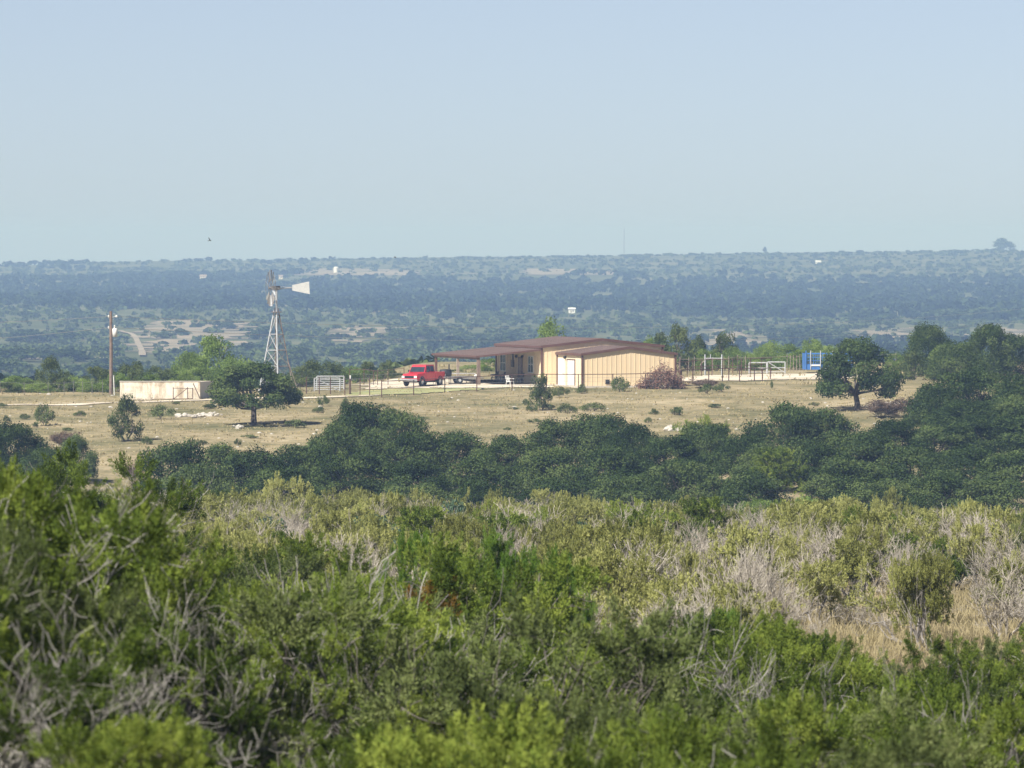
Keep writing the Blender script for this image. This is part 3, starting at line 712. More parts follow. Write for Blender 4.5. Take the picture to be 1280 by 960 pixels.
def inpoly(px, py, pts):
    c = False; j = len(pts) - 1
    for i in range(len(pts)):
        if (pts[i][1] > py) != (pts[j][1] > py) and px < (pts[j][0] - pts[i][0]) * (py - pts[i][1]) / (pts[j][1] - pts[i][1]) + pts[i][0]: c = not c
        j = i
    return c
def far_wood():
    rng = np.random.default_rng(77); b = MB(); tmpl = []
    for k in range(8):
        n = 64; u = norm(rng.normal(size=(n, 3))); u[:, 2] = np.abs(u[:, 2]) * 1.1 - .15
        lob = np.array([rng.uniform(-.5, .5, 3) * [1, 1, .5] for _ in range(5)])
        Pp = u * .55 + lob[rng.integers(0, 5, n)]; Pp[:, 2] = (Pp[:, 2] + .5) * .75
        tmpl.append((np.clip(Pp, [-1.2, -1.2, 0], 2), u))
    xs_, ns_, ts_, ls_ = [], [], [], []
    cnt = 0
    for it in range(20000):
        D = 650 + 4400 * rng.random() ** 1.25
        half = D * 640 / F * 1.35 + 20
        x = rng.uniform(-half, half); z = gz(x, D); px = 640 + x / D * F; py = YH - z / D * F
        # vegetation zones of the far slope: dense dark trees and open savanna (low, pale)
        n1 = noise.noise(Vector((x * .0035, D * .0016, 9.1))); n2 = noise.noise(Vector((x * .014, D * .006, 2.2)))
        shade_band = math.exp(-((D - (3300 + 250 * n2 - .35 * x)) / 520) ** 2)            # cloud shadow across the slope, put in as taller, darker trees
        dark = .35 + .55 * shade_band + .55 * n1 + .35 * n2 - (.22 if 2050 < D < 2750 else 0)
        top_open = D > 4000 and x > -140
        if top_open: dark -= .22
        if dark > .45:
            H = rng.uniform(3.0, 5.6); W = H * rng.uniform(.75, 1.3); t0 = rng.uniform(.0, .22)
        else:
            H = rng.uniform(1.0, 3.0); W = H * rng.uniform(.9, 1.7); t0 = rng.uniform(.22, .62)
        ty = py - H / D * F
        if inpoly(px, py, FARPATCH[-1]) or inpoly(px, ty + 2, FARPATCH[-1]): continue
        if any(inpoly(px, py, p) or inpoly(px, ty + 1, p) for p in FARPATCH) and rng.random() < .62: continue
        if any(inpoly(px, ty + 1, p) for p in FARTHIN) and rng.random() < .7: continue
        T, U = tmpl[rng.integers(0, 8)]; a = rng.uniform(0, 6.28); ca, sa = math.cos(a), math.sin(a)
        keep = slice(None) if D < 2600 else slice(0, 34)
        t = T[keep]; u = U[keep]
        q = np.stack([(t[:, 0] * ca - t[:, 1] * sa) * W * .62 + x, (t[:, 0] * sa + t[:, 1] * ca) * W * .62 + D, t[:, 2] * H * .82 + z - .1], -1)
        xs_.append(q); ns_.append(u * .8 + rng.normal(size=u.shape) * .4 + [0, 0, .3]); n = len(q)
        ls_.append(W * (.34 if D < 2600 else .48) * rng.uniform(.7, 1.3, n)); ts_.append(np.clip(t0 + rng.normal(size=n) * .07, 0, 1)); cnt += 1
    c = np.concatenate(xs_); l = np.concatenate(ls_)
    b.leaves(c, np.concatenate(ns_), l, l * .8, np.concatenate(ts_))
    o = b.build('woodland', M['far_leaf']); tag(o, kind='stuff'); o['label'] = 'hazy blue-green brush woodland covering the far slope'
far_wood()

# ------------------------------------------------------------------ dry grass and scattered stones
def grass():
    rng = np.random.default_rng(31); b = MB(); Ps, Ds, Ls, Ws, Ts = [], [], [], [], []
    def scatter(n, d0, d1, hgt, wid, nb, tlo, thi):
        for k in range(n):
            D = rng.uniform(d0, d1); x = rng.uniform(-1, 1) * (D * 640 / F * 1.25 + 4)
            nn = noise.noise(Vector((x * .18, D * .18, 5)))
            if nn < -.25 and rng.random() < .7: continue
            z = gz(x, D); m = rng.integers(nb - 1, nb + 3)
            p = np.array([x, D, z - .03]) + rng.normal(size=(m, 3)) * [.18, .18, 0]
            d = rng.normal(size=(m, 3)) * .45 + [0, 0, 1]
            Ps.append(p); Ds.append(d); Ls.append(hgt * rng.uniform(.5, 1.3, m)); Ws.append(wid * rng.uniform(.6, 1.4, m))
            Ts.append(np.clip(rng.uniform(tlo, thi) - .25 * nn + rng.normal(size=m) * .1, 0, 1))
    scatter(9000, 395, 497, .13, .08, 4, .4, .85)
    scatter(1500, 500, 560, .25, .08, 4, .3, .8)
    scatter(9000, 85, 290, .26, .014, 6, .35, .95)
    scatter(9000, 105, 150, .30, .010, 10, .5, 1)
    b.blades(np.concatenate(Ps), np.concatenate(Ds), np.concatenate(Ls), np.concatenate(Ws), np.concatenate(Ts))
    o = b.build('grass', M['dry_grass']); tag(o, kind='stuff'); o['label'] = 'dry tan grass tufts on the field and between shrubs'
grass()

def rock_into(b, c, s, rng):
    n, k = 8, 5; a = np.arange(n) / n * 6.283
    vs = []
    for j in range(k):
        ph = -.9 + j * (2.4 / (k - 1)); rr = math.cos(ph)
        for i in range(n):
            w = rng.uniform(.75, 1.2); vs.append((c[0] + math.cos(a[i]) * rr * s * w, c[1] + math.sin(a[i]) * rr * s * .8 * w, c[2] + math.sin(ph) * s * .55 * w))
    g = np.arange(n * k).reshape(k, n); A = g[:-1]; B = g[1:]
    b.add(vs, np.stack([A, np.roll(A, -1, 1), np.roll(B, -1, 1), B], -1).reshape(-1, 4))
    b.add([vs[i] for i in g[-1]], [(0, 1, 2, 3), (0, 3, 4, 7), (4, 5, 6, 7)])
rngr = np.random.default_rng(3)
b = MB()
for k in range(280):
    px = rngr.uniform(-60, 1230); py = rngr.uniform(487, 562); h = hit(px, py)
    if h is None or h.y > 492: continue
    rock_into(b, (h.x, h.y, h.z), rngr.uniform(.04, .15) * (1.6 if rngr.random() < .08 else 1), rngr)
o = b.build('rubble', M['rock']); tag(o, kind='stuff'); o['label'] = 'small pale limestone stones scattered over the dry field'
def rock_pile(px, base, wpx, n, s, label):
    h = hit(px, base); e = empty('rock_pile', (h.x, h.y, h.z), 0, label, 'rocks')
    b = MB(); W = wpx / F * h.y
    for k in range(n):
        x = rngr.uniform(-.5, .5) * W; y = rngr.normal() * .7; b_ = gz(h.x + x, h.y + y) - h.z
        rock_into(b, (x, y, b_ + rngr.uniform(0, .18)), s * rngr.uniform(.5, 1.3), rngr)
    b.build('rocks', M['rock'], e)
rock_pile(248, 521, 56, 34, .22, 'long low heap of white limestone rocks left of the lone oak')
rock_pile(856, 538, 42, 22, .28, 'white limestone outcrop at the upper edge of the oak belt')
rock_pile(1110, 506, 50, 14, .24, 'pale rocks on the bank right of the lone right oak')
rock_pile(297, 535, 14, 5, .22, 'two pale boulders at the foot of the lone left oak')

# ------------------------------------------------------------------ the house
YAW = math.radians(18)
C0 = (2.51, 502.9, -11.46)
house = empty('house', C0, YAW, 'tan metal barn house with brown roof, porch and low front wing', 'house')
def gable_wall(b, x0, x1, y0, y1, ez, pz, zb=0.0):
    xm = (x0 + x1) / 2
    b.hexa([(x0, y0, zb), (xm, y0, zb), (xm, y1, zb), (x0, y1, zb), (x0, y0, ez), (xm, y0, pz), (xm, y1, pz), (x0, y1, ez)])
    b.hexa([(xm + .002, y0, zb), (x1, y0, zb), (x1, y1, zb), (xm + .002, y1, zb), (xm + .002, y0, pz), (x1, y0, ez), (x1, y1, ez), (xm + .002, y1, pz)])
def ribs_x(b, x0, x1, y, hfun, step=.42, d=.027, w=.05):
    x = x0 + step
    while x < x1 - .15: b.box(x - w / 2, x + w / 2, y - d, y - .001, .06, hfun(x)); x += step
def ribs_y(b, y0, y1, x, h, step=.42, d=.045, w=.07, skip=()):
    y = y0 + step
    while y < y1 - .15:
        if not any(a <= y <= c for a, c in skip): b.box(x - d, x - .001, y - w / 2, y + w / 2, .06, h)
        y += step
EM, PM, EA, PA = 3.16, 3.74, 2.63, 3.16
b = MB(); gable_wall(b, 0, 10.7, 0, .1, EM, PM); ribs_x(b, 0, 10.7, 0, lambda x: EM + (PM - EM) * (1 - abs(x - 5.35) / 5.35) - .02); b.build('front_gable_wall', M['tan_metal'], house)
b = MB(); gable_wall(b, 0, 10.7, 12.3, 12.4, EM, PM); b.build('rear_gable_wall', M['tan_metal'], house)
b = MB(); b.box(0, .1, .1, 12.3, 0, EM); ribs_y(b, .1, 12.3, 0, EM - .03, skip=((2.0, 3.9), (5.0, 6.3), (9.6, 11.5))); b.build('porch_wall', M['cream_metal'], house)
b = MB(); b.box(10.6, 10.7, .1, 12.3, 0, EM); b.build('side_wall', M['tan_metal'], house)
ax0, ax1, ay0 = 1.35, 9.5, -6.6
b = MB(); gable_wall(b, ax0, ax1, ay0, ay0 + .1, EA, PA); ribs_x(b, ax0, ax1, ay0, lambda x: EA + (PA - EA) * (1 - abs(x - (ax0 + ax1) / 2) / ((ax1 - ax0) / 2)) - .02); b.build('wing_gable_wall', M['tan_metal'], house)
b = MB(); b.box(ax0, ax0 + .1, ay0 + .1, -.05, 0, EA); ribs_y(b, ay0 + .1, -.1, ax0, EA - .03, skip=((-5.0, -2.6), (-2.2, -.3))); b.build('wing_door_wall', M['cream_metal'], house)
b = MB(); b.box(ax1 - .1, ax1, ay0 + .1, -.05, 0, EA); b.build('wing_side_wall', M['tan_metal'], house)
def gable_roof(name, x0, x1, y0, y1, ez, pz, oh=.16, th=.07):
    b = MB(); xm = (x0 + x1) / 2; s = (pz - ez) / (xm - x0)
    for sg in (-1, 1):
        xe = xm + sg * (xm - x0 + oh); ze = ez - s * oh + .03; zp = pz + .03
        p = [(xe, y0 - oh, ze), (xm, y0 - oh, zp), (xm, y1 + oh, zp), (xe, y1 + oh, ze)]
        if sg > 0: p = [p[1], p[0], p[3], p[2]]
        b.hexa(p + [(a, c, d + th) for a, c, d in p])
        y = y0 + .3
        while y < y1:
            q = [(xe, y - .03, ze + th + .001), (xm, y - .03, zp + th + .001), (xm, y + .03, zp + th + .001), (xe, y + .03, ze + th + .001)]
            if sg > 0: q = [q[1], q[0], q[3], q[2]]
            b.hexa(q + [(a, c, d + .04) for a, c, d in q]); y += .6
    rf = b.build(name, M['roof'], house)
    t = MB()
    for sg in (-1, 1):
        xe = xm + sg * (xm - x0 + oh); ze = ez - s * oh + .03
        for yy in (y0 - oh - .03, y1 + oh + .001):
            p = [(xe, yy, ze - .10), (xm, yy, pz - .07), (xm, yy + .028, pz - .07), (xe, yy + .028, ze - .10)]
            if sg > 0: p = [p[1], p[0], p[3], p[2]]
            t.hexa(p + [(a, c, d + .20) for a, c, d in p])
        t.box(min(xe, xe + sg * .03), max(xe, xe + sg * .03), y0 - oh, y1 + oh, ze - .12, ze + .08)
    t.build('roof_trim', M['trim'], rf)
gable_roof('main_roof', 0, 10.7, 0, 12.4, EM, PM)
gable_roof('wing_roof', ax0, ax1, ay0, -.22, EA, PA)
b = MB()
for x, y, h in ((0, 0, EM), (10.7, 0, EM), (0, 12.4, EM), (10.7, 12.4, EM), (ax0, ay0, EA), (ax1, ay0, EA)):
    b.box(x - .09 if x in (0, ax0) else x - .06, x + .06 if x in (0, ax0) else x + .09, y - .09 if y <= 0 else y - .06, y + .06 if y <= 0 else y + .09, 0, h)
b.box(ax0 - .09, ax0 - .003, -.16, -.052, 0, EA)
b.build('corner_trim', M['trim'], house)
b = MB(); b.box(-5.9, 10.95, -.3, 12.7, -.6, .02); b.box(ax0 - .25, ax1 + .25, ay0 - .25, -.31, -.6, .02); b.build('foundation', M['concrete'], house)
# porch
b = MB(); b.hexa([(-5.75, -.05, 2.36), (-.02, -.05, 2.92), (-.02, 12.45, 2.92), (-5.75, 12.45, 2.36), (-5.75, -.05, 2.44), (-.02, -.05, 3.0), (-.02, 12.45, 3.0), (-5.75, 12.45, 2.44)])
for k in range(20):
    y = .3 + k * .62; b.hexa([(-5.75, y, 2.441), (-.1, y, 2.995), (-.1, y + .06, 2.995), (-5.75, y + .06, 2.441), (-5.75, y, 2.48), (-.1, y, 3.03), (-.1, y + .06, 3.03), (-5.75, y + .06, 2.48)])
pr = b.build('porch_roof', M['roof'], house)
b = MB(); b.box(-5.82, -5.752, -.08, 12.48, 2.31, 2.46); b.hexa([(-5.75, -.09, 2.30), (-.02, -.09, 2.86), (-.02, -.052, 2.86), (-5.75, -.052, 2.30), (-5.75, -.09, 2.45), (-.02, -.09, 3.01), (-.02, -.052, 3.01), (-5.75, -.052, 2.45)]); b.build('porch_fascia', M['trim'], pr)
b = MB(); b.box(-5.6, -5.45, .02, 12.4, 2.14, 2.34)
for y in (4.2, 8.4): b.hexa([(-5.44, y, 2.14), (-.1, y, 2.66), (-.1, y + .1, 2.66), (-5.44, y + .1, 2.14), (-5.44, y, 2.3), (-.1, y, 2.84), (-.1, y + .1, 2.84), (-5.44, y + .1, 2.3)])
b.build('porch_beam', M['weathered_wood'], house)
for y, w, m in ((.15, .13, 'weathered_wood'), (5.9, .10, 'galv_rust'), (12.1, .09, 'trim')):
    b = MB(); b.box(-5.53 - w, -5.53 + w, y - w, y + w, .02, 2.135); b.build('porch_post', M[m], house)
# windows and doors
def wall_window(y0, y1, z0, z1, x=-.0):
    b = MB(); f = .07
    b.box(x - .05, x - .002, y0 - f, y0, z0 - f, z1 + f); b.box(x - .05, x - .002, y1, y1 + f, z0 - f, z1 + f)
    b.box(x - .05, x - .002, y0, y1, z0 - f, z0); b.box(x - .05, x - .002, y0, y1, z1, z1 + f)
    b.box(x - .04, x - .002, (y0 + y1) / 2 - .03, (y0 + y1) / 2 + .03, z0, z1); b.box(x - .041, x - .002, y0, (y0 + y1) / 2 - .03, (z0 + z1) / 2 - .03, (z0 + z1) / 2 + .03); b.box(x - .041, x - .002, (y0 + y1) / 2 + .03, y1, (z0 + z1) / 2 - .03, (z0 + z1) / 2 + .03)
    w = b.build('window', M['white'], house)
    b = MB(); b.box(x - .02, x - .001, y0 + .001, y1 - .001, z0 + .001, z1 - .001); b.build('pane', M['window_glass'], w)
wall_window(2.3, 3.6, 1.0, 2.3); wall_window(9.9, 11.2, 1.0, 2.3)
def wall_door(y0, y1, x, m, double=False, z1=2.12, trim='trim'):
    b = MB(); b.box(x - .05, x - .003, y0, y1, .03, z1)
    if double: b.box(x - .06, x - .051, (y0 + y1) / 2 - .02, (y0 + y1) / 2 + .02, .03, z1)
    for a, c in ((.25, .95), (1.15, 1.9)): b.box(x - .062, x - .0505, y0 + .15, y1 - .15, a, c) if not double else None
    d = b.build('door', M[m], house)
    b = MB(); b.box(x - .07, x - .003, y0 - .09, y0 - .001, .02, z1 + .09); b.box(x - .07, x - .003, y1 + .001, y1 + .09, .02, z1 + .09); b.box(x - .07, x - .003, y0, y1, z1 + .001, z1 + .09); b.build('frame', M[trim], d)
    b = MB(); b.bar((x - .1, y0 + .1, 1.0), (x - .1, y0 + .22, 1.0), .02); b.bar((x - .1, y0 + .12, 1.0), (x - .052, y0 + .12, 1.0), .015); b.build('handle', M['galv_dull'], d)
wall_door(5.3, 6.2, 0, 'galv_rust')
wall_door(-4.7, -2.8, ax0, 'white', True)
wall_door(-1.9, -.55, ax0, 'white', False, 2.1, 'white')
for yy, xx, zz in ((5.0, 0, 2.25), (6.55, 0, 2.25), (-2.35, ax0, 2.3)):
    b = MB(); b.lathe([(.02, 0), (.10, .03), (.13, .16), (.05, .24), (.01, .25)], 8, (xx - .14, yy, zz - .1)); b.box(xx - .14, xx - .002, yy - .03, yy + .03, zz + .1, zz + .14); b.build('wall_lamp', M['black'], house)
b = MB(); b.box(-.16, -.002, 7.5, 7.95, 1.35, 1.95); b.box(-.11, -.003, 7.62, 7.8, 1.951, 2.7); b.build('meter_box', M['galv_dull'], house)
b = MB(); b.box(3.35, 3.7, ay0 - .08, ay0 - .048, .22, .5); b.box(3.31, 3.74, ay0 - .07, ay0 - .047, .18, .22); b.box(3.31, 3.74, ay0 - .07, ay0 - .047, .501, .54); b.build('wall_vent', M['black'], house)
def h2w(x, y, z=0): 
    return (C0[0] + x * math.cos(YAW) - y * math.sin(YAW), C0[1] + x * math.sin(YAW) + y * math.cos(YAW), C0[2] + z)

# porch furniture
def chair_parts(root, m, s=1.0):
    b = MB(); b.hexa([(-.24, -.22, .40), (.24, -.22, .42), (.24, .22, .40), (-.24, .22, .38), (-.24, -.22, .44), (.24, -.22, .46), (.24, .22, .44), (-.24, .22, .42)]); b.build('seat', M[m], root, bevel=.01)
    b = MB()
    for k in range(5): x = -.2 + k * .1; b.bar((x, .2, .42), (x * 1.05, .32, .88), .03)
    b.bar((-.24, .32, .88), (.24, .32, .88), .035); b.build('backrest', M[m], root)
    for sx in (-1, 1):
        b = MB(); b.bar((sx * .27, -.2, .64), (sx * .27, .27, .66), .03); b.build('armrest', M[m], root)
        for y in (-.2, .2):
            b = MB(); b.bar((sx * .22, y, .42), (sx * .27, y * 1.15, 0), .028, 4, .02); b.build('leg', M[m], root)
CH = 'white plastic lawn chairs'
for px, D, rz, lab in ((546.5, 500.5, .4, 'white plastic lawn chair behind the red pickup, left of the pair'), (551.5, 499.5, -.5, 'white plastic lawn chair beside the black grill'), (637.5, 497.0, .9, 'white plastic lawn chair standing in front of the porch')):
    x, y, z = at(px, D); e = empty('lawn_chair', (x, y, z + .05), rz, lab, 'chair', CH); chair_parts(e, 'white')
x, y, z = at(557, 500)
e = empty('barrel_grill', (x, y, z + .05), .3, 'black barrel grill on legs right of the red pickup', 'grill')
b = MB(); b.lathe([(.01, -.45), (.30, -.45), (.32, 0), (.30, .45), (.01, .45)], 12, (0, 0, .98), 'x'); b.build('barrel', M['black'], e, True)
for sx in (-.35, .35):
    for sy in (-.2, .2): b = MB(); b.bar((sx, sy, .75), (sx * 1.1, sy * 1.3, 0), .03); b.build('leg', M['black'], e)
b = MB(); b.bar((.3, 0, 1.25), (.3, 0, 1.7), .06, 8); b.build('chimney', M['black'], e)
for hx, hy, lab in ((-.9, 3.2, 'dark patio chair on the porch under the right window'), (-.9, 8.2, 'dark patio chair on the porch beside the meter box'), (-.9, 10.2, 'dark patio chair on the porch under the left window')):
    e = empty('patio_chair', h2w(hx, hy, .02), YAW + math.radians(-90), lab, 'chair', 'dark patio chairs on the porch'); chair_parts(e, 'galv_dull')
e = empty('patio_table', h2w(-1.9, 6.6, .02), YAW, 'low dark patio table on the porch', 'table')
b = MB(); b.lathe([(.01, .66), (.55, .66), (.55, .71), (.01, .71)], 16); b.build('tabletop', M['galv_dull'], e)
for a in range(4): b = MB(); b.bar((.35 * math.cos(a * 1.571), .35 * math.sin(a * 1.571), .66), (.45 * math.cos(a * 1.571), .45 * math.sin(a * 1.571), 0), .025); b.build('leg', M['galv_dull'], e)
e = empty('pedestal_ornament', (*h2w(-5.1, 2.2)[:2], C0[2] + .02), 0, 'small white round-topped pedestal at the porch edge', 'ornament')
b = MB(); b.lathe([(.01, 0), (.14, 0), (.12, .06), (.05, .12), (.04, .5), (.07, .55)], 12); b.build('stem', M['galv_rust'], e, True)
b = MB(); b.lathe([(.01, .53), (.12, .58), (.17, .69), (.12, .81), (.01, .86)], 12); b.build('ball', M['white'], e, True)

# ------------------------------------------------------------------ red pickup
x, y, z = at(528.5, 498)
truck = empty('pickup_truck', (x, y, z + .05), math.radians(180 + 61), 'red pickup truck parked at the left end of the porch', 'pickup')
truck.scale = (.86, .86, .93)
# local: +x is the front; origin under the middle
def loft(b, secs):      # sections (x, halfwidth_bottom, halfwidth_top, z0, z1)
    for (xa, wa, va, a0, a1), (xb, wb, vb, b0, b1) in zip(secs[:-1], secs[1:]):
        b.hexa([(xa, -wa, a0), (xb, -wb, b0), (xb, wb, b0), (xa, wa, a0), (xa, -va, a1), (xb, -vb, b1), (xb, vb, b1), (xa, va, a1)])
b = MB(); loft(b, [(-.78, .93, .95, .52, 1.22), (1.0, .95, .95, .50, 1.24), (1.05, .95, .93, .50, 1.20), (2.45, .92, .80, .52, 1.10), (2.62, .86, .72, .56, 1.0)])
b.build('body', M['red_paint'], truck, bevel=.05)
b = MB(); b.box(-2.62, -.80, -.95, -.84, .58, 1.26); b.box(-2.62, -.80, .84, .95, .58, 1.26); b.box(-2.62, -2.54, -.84, .84, .60, 1.24); b.box(-.88, -.80, -.84, .84, .60, 1.22); b.box(-2.54, -.88, -.84, .84, .60, .70); b.build('cargo_bed', M['red_paint'], truck, bevel=.03)
b = MB()
loft(b, [(-.78, .90, .76, 1.221, 1.86), (-.70, .90, .74, 1.221, 1.90), (.62, .90, .74, 1.225, 1.90), (.70, .90, .76, 1.225, 1.88)])
b.hexa([(.70, -.90, 1.226), (1.20, -.88, 1.226), (1.20, .88, 1.226), (.70, .90, 1.226), (.70, -.76, 1.88), (.72, -.76, 1.87), (.72, .76, 1.87), (.70, .76, 1.88)])
cab = b.build('cab', M['red_paint'], truck, bevel=.03)
b = MB(); b.hexa([(.84, -.74, 1.72), (1.16, -.80, 1.27), (1.18, -.80, 1.27), (.86, -.74, 1.72), (.84, .74, 1.72), (1.16, .80, 1.27), (1.18, .80, 1.27), (.86, .74, 1.72)]); b.build('windshield', M['window_glass'], truck)
for s in (-1, 1):
    for xa, xb in ((-.66, -.02), (.06, .72)):
        b = MB(); q = lambda xx, zz, d: (xx, s * (.90 - (zz - 1.221) / .68 * .155 + d), zz)
        b.hexa([q(xa, 1.30, -.01), q(xb + .06 * (xb > 0), 1.30, -.01), q(xb + .06 * (xb > 0), 1.30, .012), q(xa, 1.30, .012), q(xa, 1.78, -.01), q(xb - .1 * (xb > 0), 1.78, -.01), q(xb - .1 * (xb > 0), 1.78, .012), q(xa, 1.78, .012)])
        b.build('side_window', M['window_glass'], truck)
    b = MB(); b.box(.78, .92, s * 1.04 - .09, s * 1.04 + .09, 1.25, 1.45); b.build('mirror', M['black'], truck)
    b = MB(); b.box(2.56, 2.64, s * .68 - .15, s * .68 + .15, .76, .95); b.build('headlight', M['lens'], truck)
    b = MB(); b.box(-2.65, -2.60, s * .86 - .07, s * .86 + .07, .80, 1.12); b.build('tail_light', M['tail_red'], truck)
    for xw in (1.72, -1.72):
        b = MB(); b.lathe([(.22, -.13), (.36, -.13), (.40, -.08), (.40, .08), (.36, .13), (.22, .13)], 18, (xw, s * .84, .40), 'y'); tyre = b.build('wheel', M['rubber'], truck, True)
        b = MB(); b.lathe([(.01, s * .06), (.10, s * .09), (.20, s * .07), (.225, s * .12), (.225, s * -.1)], 14, (xw, s * .84, .40), 'y'); b.build('rim', M['chrome'], tyre)
        b = MB(); a = np.linspace(0, math.pi, 9); pts = np.stack([xw + np.cos(a) * .47, np.full(9, s * .935), .42 + np.sin(a) * .45], -1); b.tubes(pts, np.full(9, .05), 6); b.build('wheel_arch', M['black'], truck)
b = MB(); b.box(2.58, 2.645, -.50, .50, .74, .96)
for k in range(4): b.box(2.646, 2.665, -.5, .5, .76 + k * .05, .785 + k * .05)
b.build('grille', M['black'], truck)
b = MB(); b.box(2.64, 2.80, -.93, .93, .48, .68); b.build('front_bumper', M['chrome'], truck, bevel=.03)
b = MB(); b.box(-2.80, -2.66, -.90, .90, .46, .64); b.build('rear_bumper', M['chrome'], truck, bevel=.03)
b = MB(); b.box(-2.4, 2.4, -.5, .5, .34, .49); b.build('chassis', M['black'], truck)

# flat trailer by the porch
x, y, z = at(574, 503.5)
tr = empty('flat_trailer', (x, y, z + .05), math.radians(8), 'low dark flatbed trailer between the red pickup and the porch', 'trailer')
b = MB(); b.box(-1.25, 1.25, -.85, .85, .50, .58); b.build('deck', M['weathered_wood'], tr)
b = MB(); b.box(-1.29, 1.29, -.92, -.852, .42, .62); b.box(-1.29, 1.29, .852, .92, .42, .62); b.bar((1.29, -.4, .48), (2.1, 0, .46), .05); b.bar((1.29, .4, .48), (2.1, 0, .46), .05); b.build('frame', M['galv_dull'], tr)
b = MB(); b.bar((-1.25, -.88, .86), (1.25, -.88, .86), .035); b.bar((-1.25, -.88, .62), (-1.25, -.88, .86), .03); b.bar((1.25, -.88, .62), (1.25, -.88, .86), .03); b.build('side_rail', M['galv'], tr)
for s in (-1, 1):
    b = MB(); b.lathe([(.12, -.09), (.28, -.09), (.30, 0), (.28, .09), (.12, .09)], 14, (-.1, s * 1.04, .30), 'y'); w = b.build('wheel', M['rubber'], tr)
    b = MB(); b.lathe([(.01, .04 * s), (.13, .05 * s)], 10, (-.1, s * 1.06, .30), 'y'); b.build('rim', M['galv'], w)

# ------------------------------------------------------------------ windmill
wx, wy, wz = at(345.5, 489)
S = 489 / F
wm = empty('windmill', (wx, wy, wz), 0, 'galvanised windpump with a white tail vane on a tall lattice tower', 'windmill')
hub_z = Z(360, 489) - wz; plat_z = Z(390, 489) - wz
def leg_xy(k, z):
    a = math.radians(188 + 90 * k); r = 1.42 * (1 - z / (plat_z + .9)) + .03; return np.array([math.cos(a) * r, math.sin(a) * r, z])
for k in range(4):
    b = MB(); b.bar(leg_xy(k, -.2), leg_xy(k, plat_z + .3), .062 if k in (0, 1) else .045); b.build('leg', M['galv'] if k in (0, 1) else M['galv_rust'], wm)
lev = [.9, 2.2, 3.5, 4.8, plat_z - .25]
for k in range(4):
    b = MB()
    for z in lev: b.bar(leg_xy(k, z), leg_xy(k + 1, z), .034)
    b.build('girt', M['galv'] if k in (0, 3) else M['galv_rust'], wm)
    b = MB()
    for za, zb in zip([.0] + lev[:-1], lev):
        b.bar(leg_xy(k, za), leg_xy(k + 1, zb), .02); b.bar(leg_xy(k + 1, za), leg_xy(k, zb), .02)
    b.build('brace', M['galv_dull'] if k else M['galv'], wm)
b = MB(); b.box(-.42, .42, -.42, .42, plat_z - .02, plat_z + .03); b.build('platform', M['weathered_wood'], wm)
b = MB(); b.bar((0, 0, plat_z + .1), (0, 0, hub_z - .15), .085, 8); b.build('mast_pipe', M['galv'], wm)
b = MB(); b.bar((0.03, 0.02, 0), (.03, .02, hub_z - .2), .022); b.build('pump_rod', M['galv_rust'], wm)
AX = np.array([-math.cos(math.radians(19)), -math.sin(math.radians(19)), 0.0]); SD = np.array([AX[1], -AX[0], 0]); UP = np.array([0, 0, 1.0]); H = np.array([0, 0, hub_z])
b = MB(); b.hexa([tuple(H + AX * a + SD * c + UP * d) for d in (-.16, .17) for a, c in ((-.30, -.14), (.38, -.14), (.38, .14), (-.30, .14))]); b.build('gearbox', M['galv_dull'], wm, bevel=.03)
wc = H + AX * .48
RW = 23 * S
b = MB()
for k in range(40):
    pass
for rr in (RW * .93, RW * .48):
    a = np.linspace(0, 2 * math.pi, 37); b.tubes(wc + rr * (np.cos(a)[:, None] * SD + np.sin(a)[:, None] * UP), np.full(37, .017), 4)
for k in range(6):
    a = k * math.pi / 3 + .2; b.bar(wc, wc + RW * .93 * (math.cos(a) * SD + math.sin(a) * UP), .02)
wh = b.build('wheel', M['galv_dull'], wm)
b = MB(); b.lathe([(.01, -.18), (.11, -.16), (.11, .16), (.01, .18)], 10, (0, 0, 0), 'x'); hb = b.build('hub', M['galv_dull'], wh); hb.location = tuple(wc); hb.rotation_euler = (0, 0, math.atan2(AX[1], AX[0]))
for k in range(18):
    if k in (0, 9, 17): continue          # blades lost on the two sides
    a = k / 18 * 2 * math.pi; rad = math.cos(a) * SD + math.sin(a) * UP; tan = -math.sin(a) * SD + math.cos(a) * UP
    bl = norm(tan * .82 + AX * .57); nn = np.cross(rad, bl) * .006
    b = MB(); ps = []
    for r_, w_ in ((RW * .40, .05), (RW * 1.0, .115)):
        ps.append((wc + rad * r_ - bl * w_, wc + rad * r_ + bl * w_))
    (p0, p1), (p2, p3) = ps
    b.hexa([tuple(p0 - nn), tuple(p1 - nn), tuple(p3 - nn), tuple(p2 - nn), tuple(p0 + nn), tuple(p1 + nn), tuple(p3 + nn), tuple(p2 + nn)])
    b.build('blade', M['galv'] if k % 3 == 1 else M['galv_dull'], wh)
b = MB(); b.bar(tuple(H - AX * .3 + UP * -.03), tuple(H - AX * 1.35 + UP * .02), .035); b.bar(tuple(H - AX * .3 + UP * .10), tuple(H - AX * 1.35 + UP * .05), .02); b.build('tail_boom', M['galv'], wm)
b = MB(); v0, v1 = H - AX * 1.35, H - AX * 2.78; t_ = SD * .012
for i in range(8):
    f0, f1 = i / 8, (i + 1) / 8 - .012
    def row(f): 
        h0, h1 = -.22 + .44 * f, -.58 + 1.04 * f; return v0 + UP * (h0 + .02), v1 - AX * (.06 * (1 - f)) + UP * (h1 + .08)
    a0, a1 = row(f0); c0, c1 = row(f1)
    b.hexa([tuple(a0 - t_), tuple(a1 - t_), tuple(a1 + t_), tuple(a0 + t_), tuple(c0 - t_), tuple(c1 - t_), tuple(c1 + t_), tuple(c0 + t_)])
b.build('tail_vane', M['white'], wm)
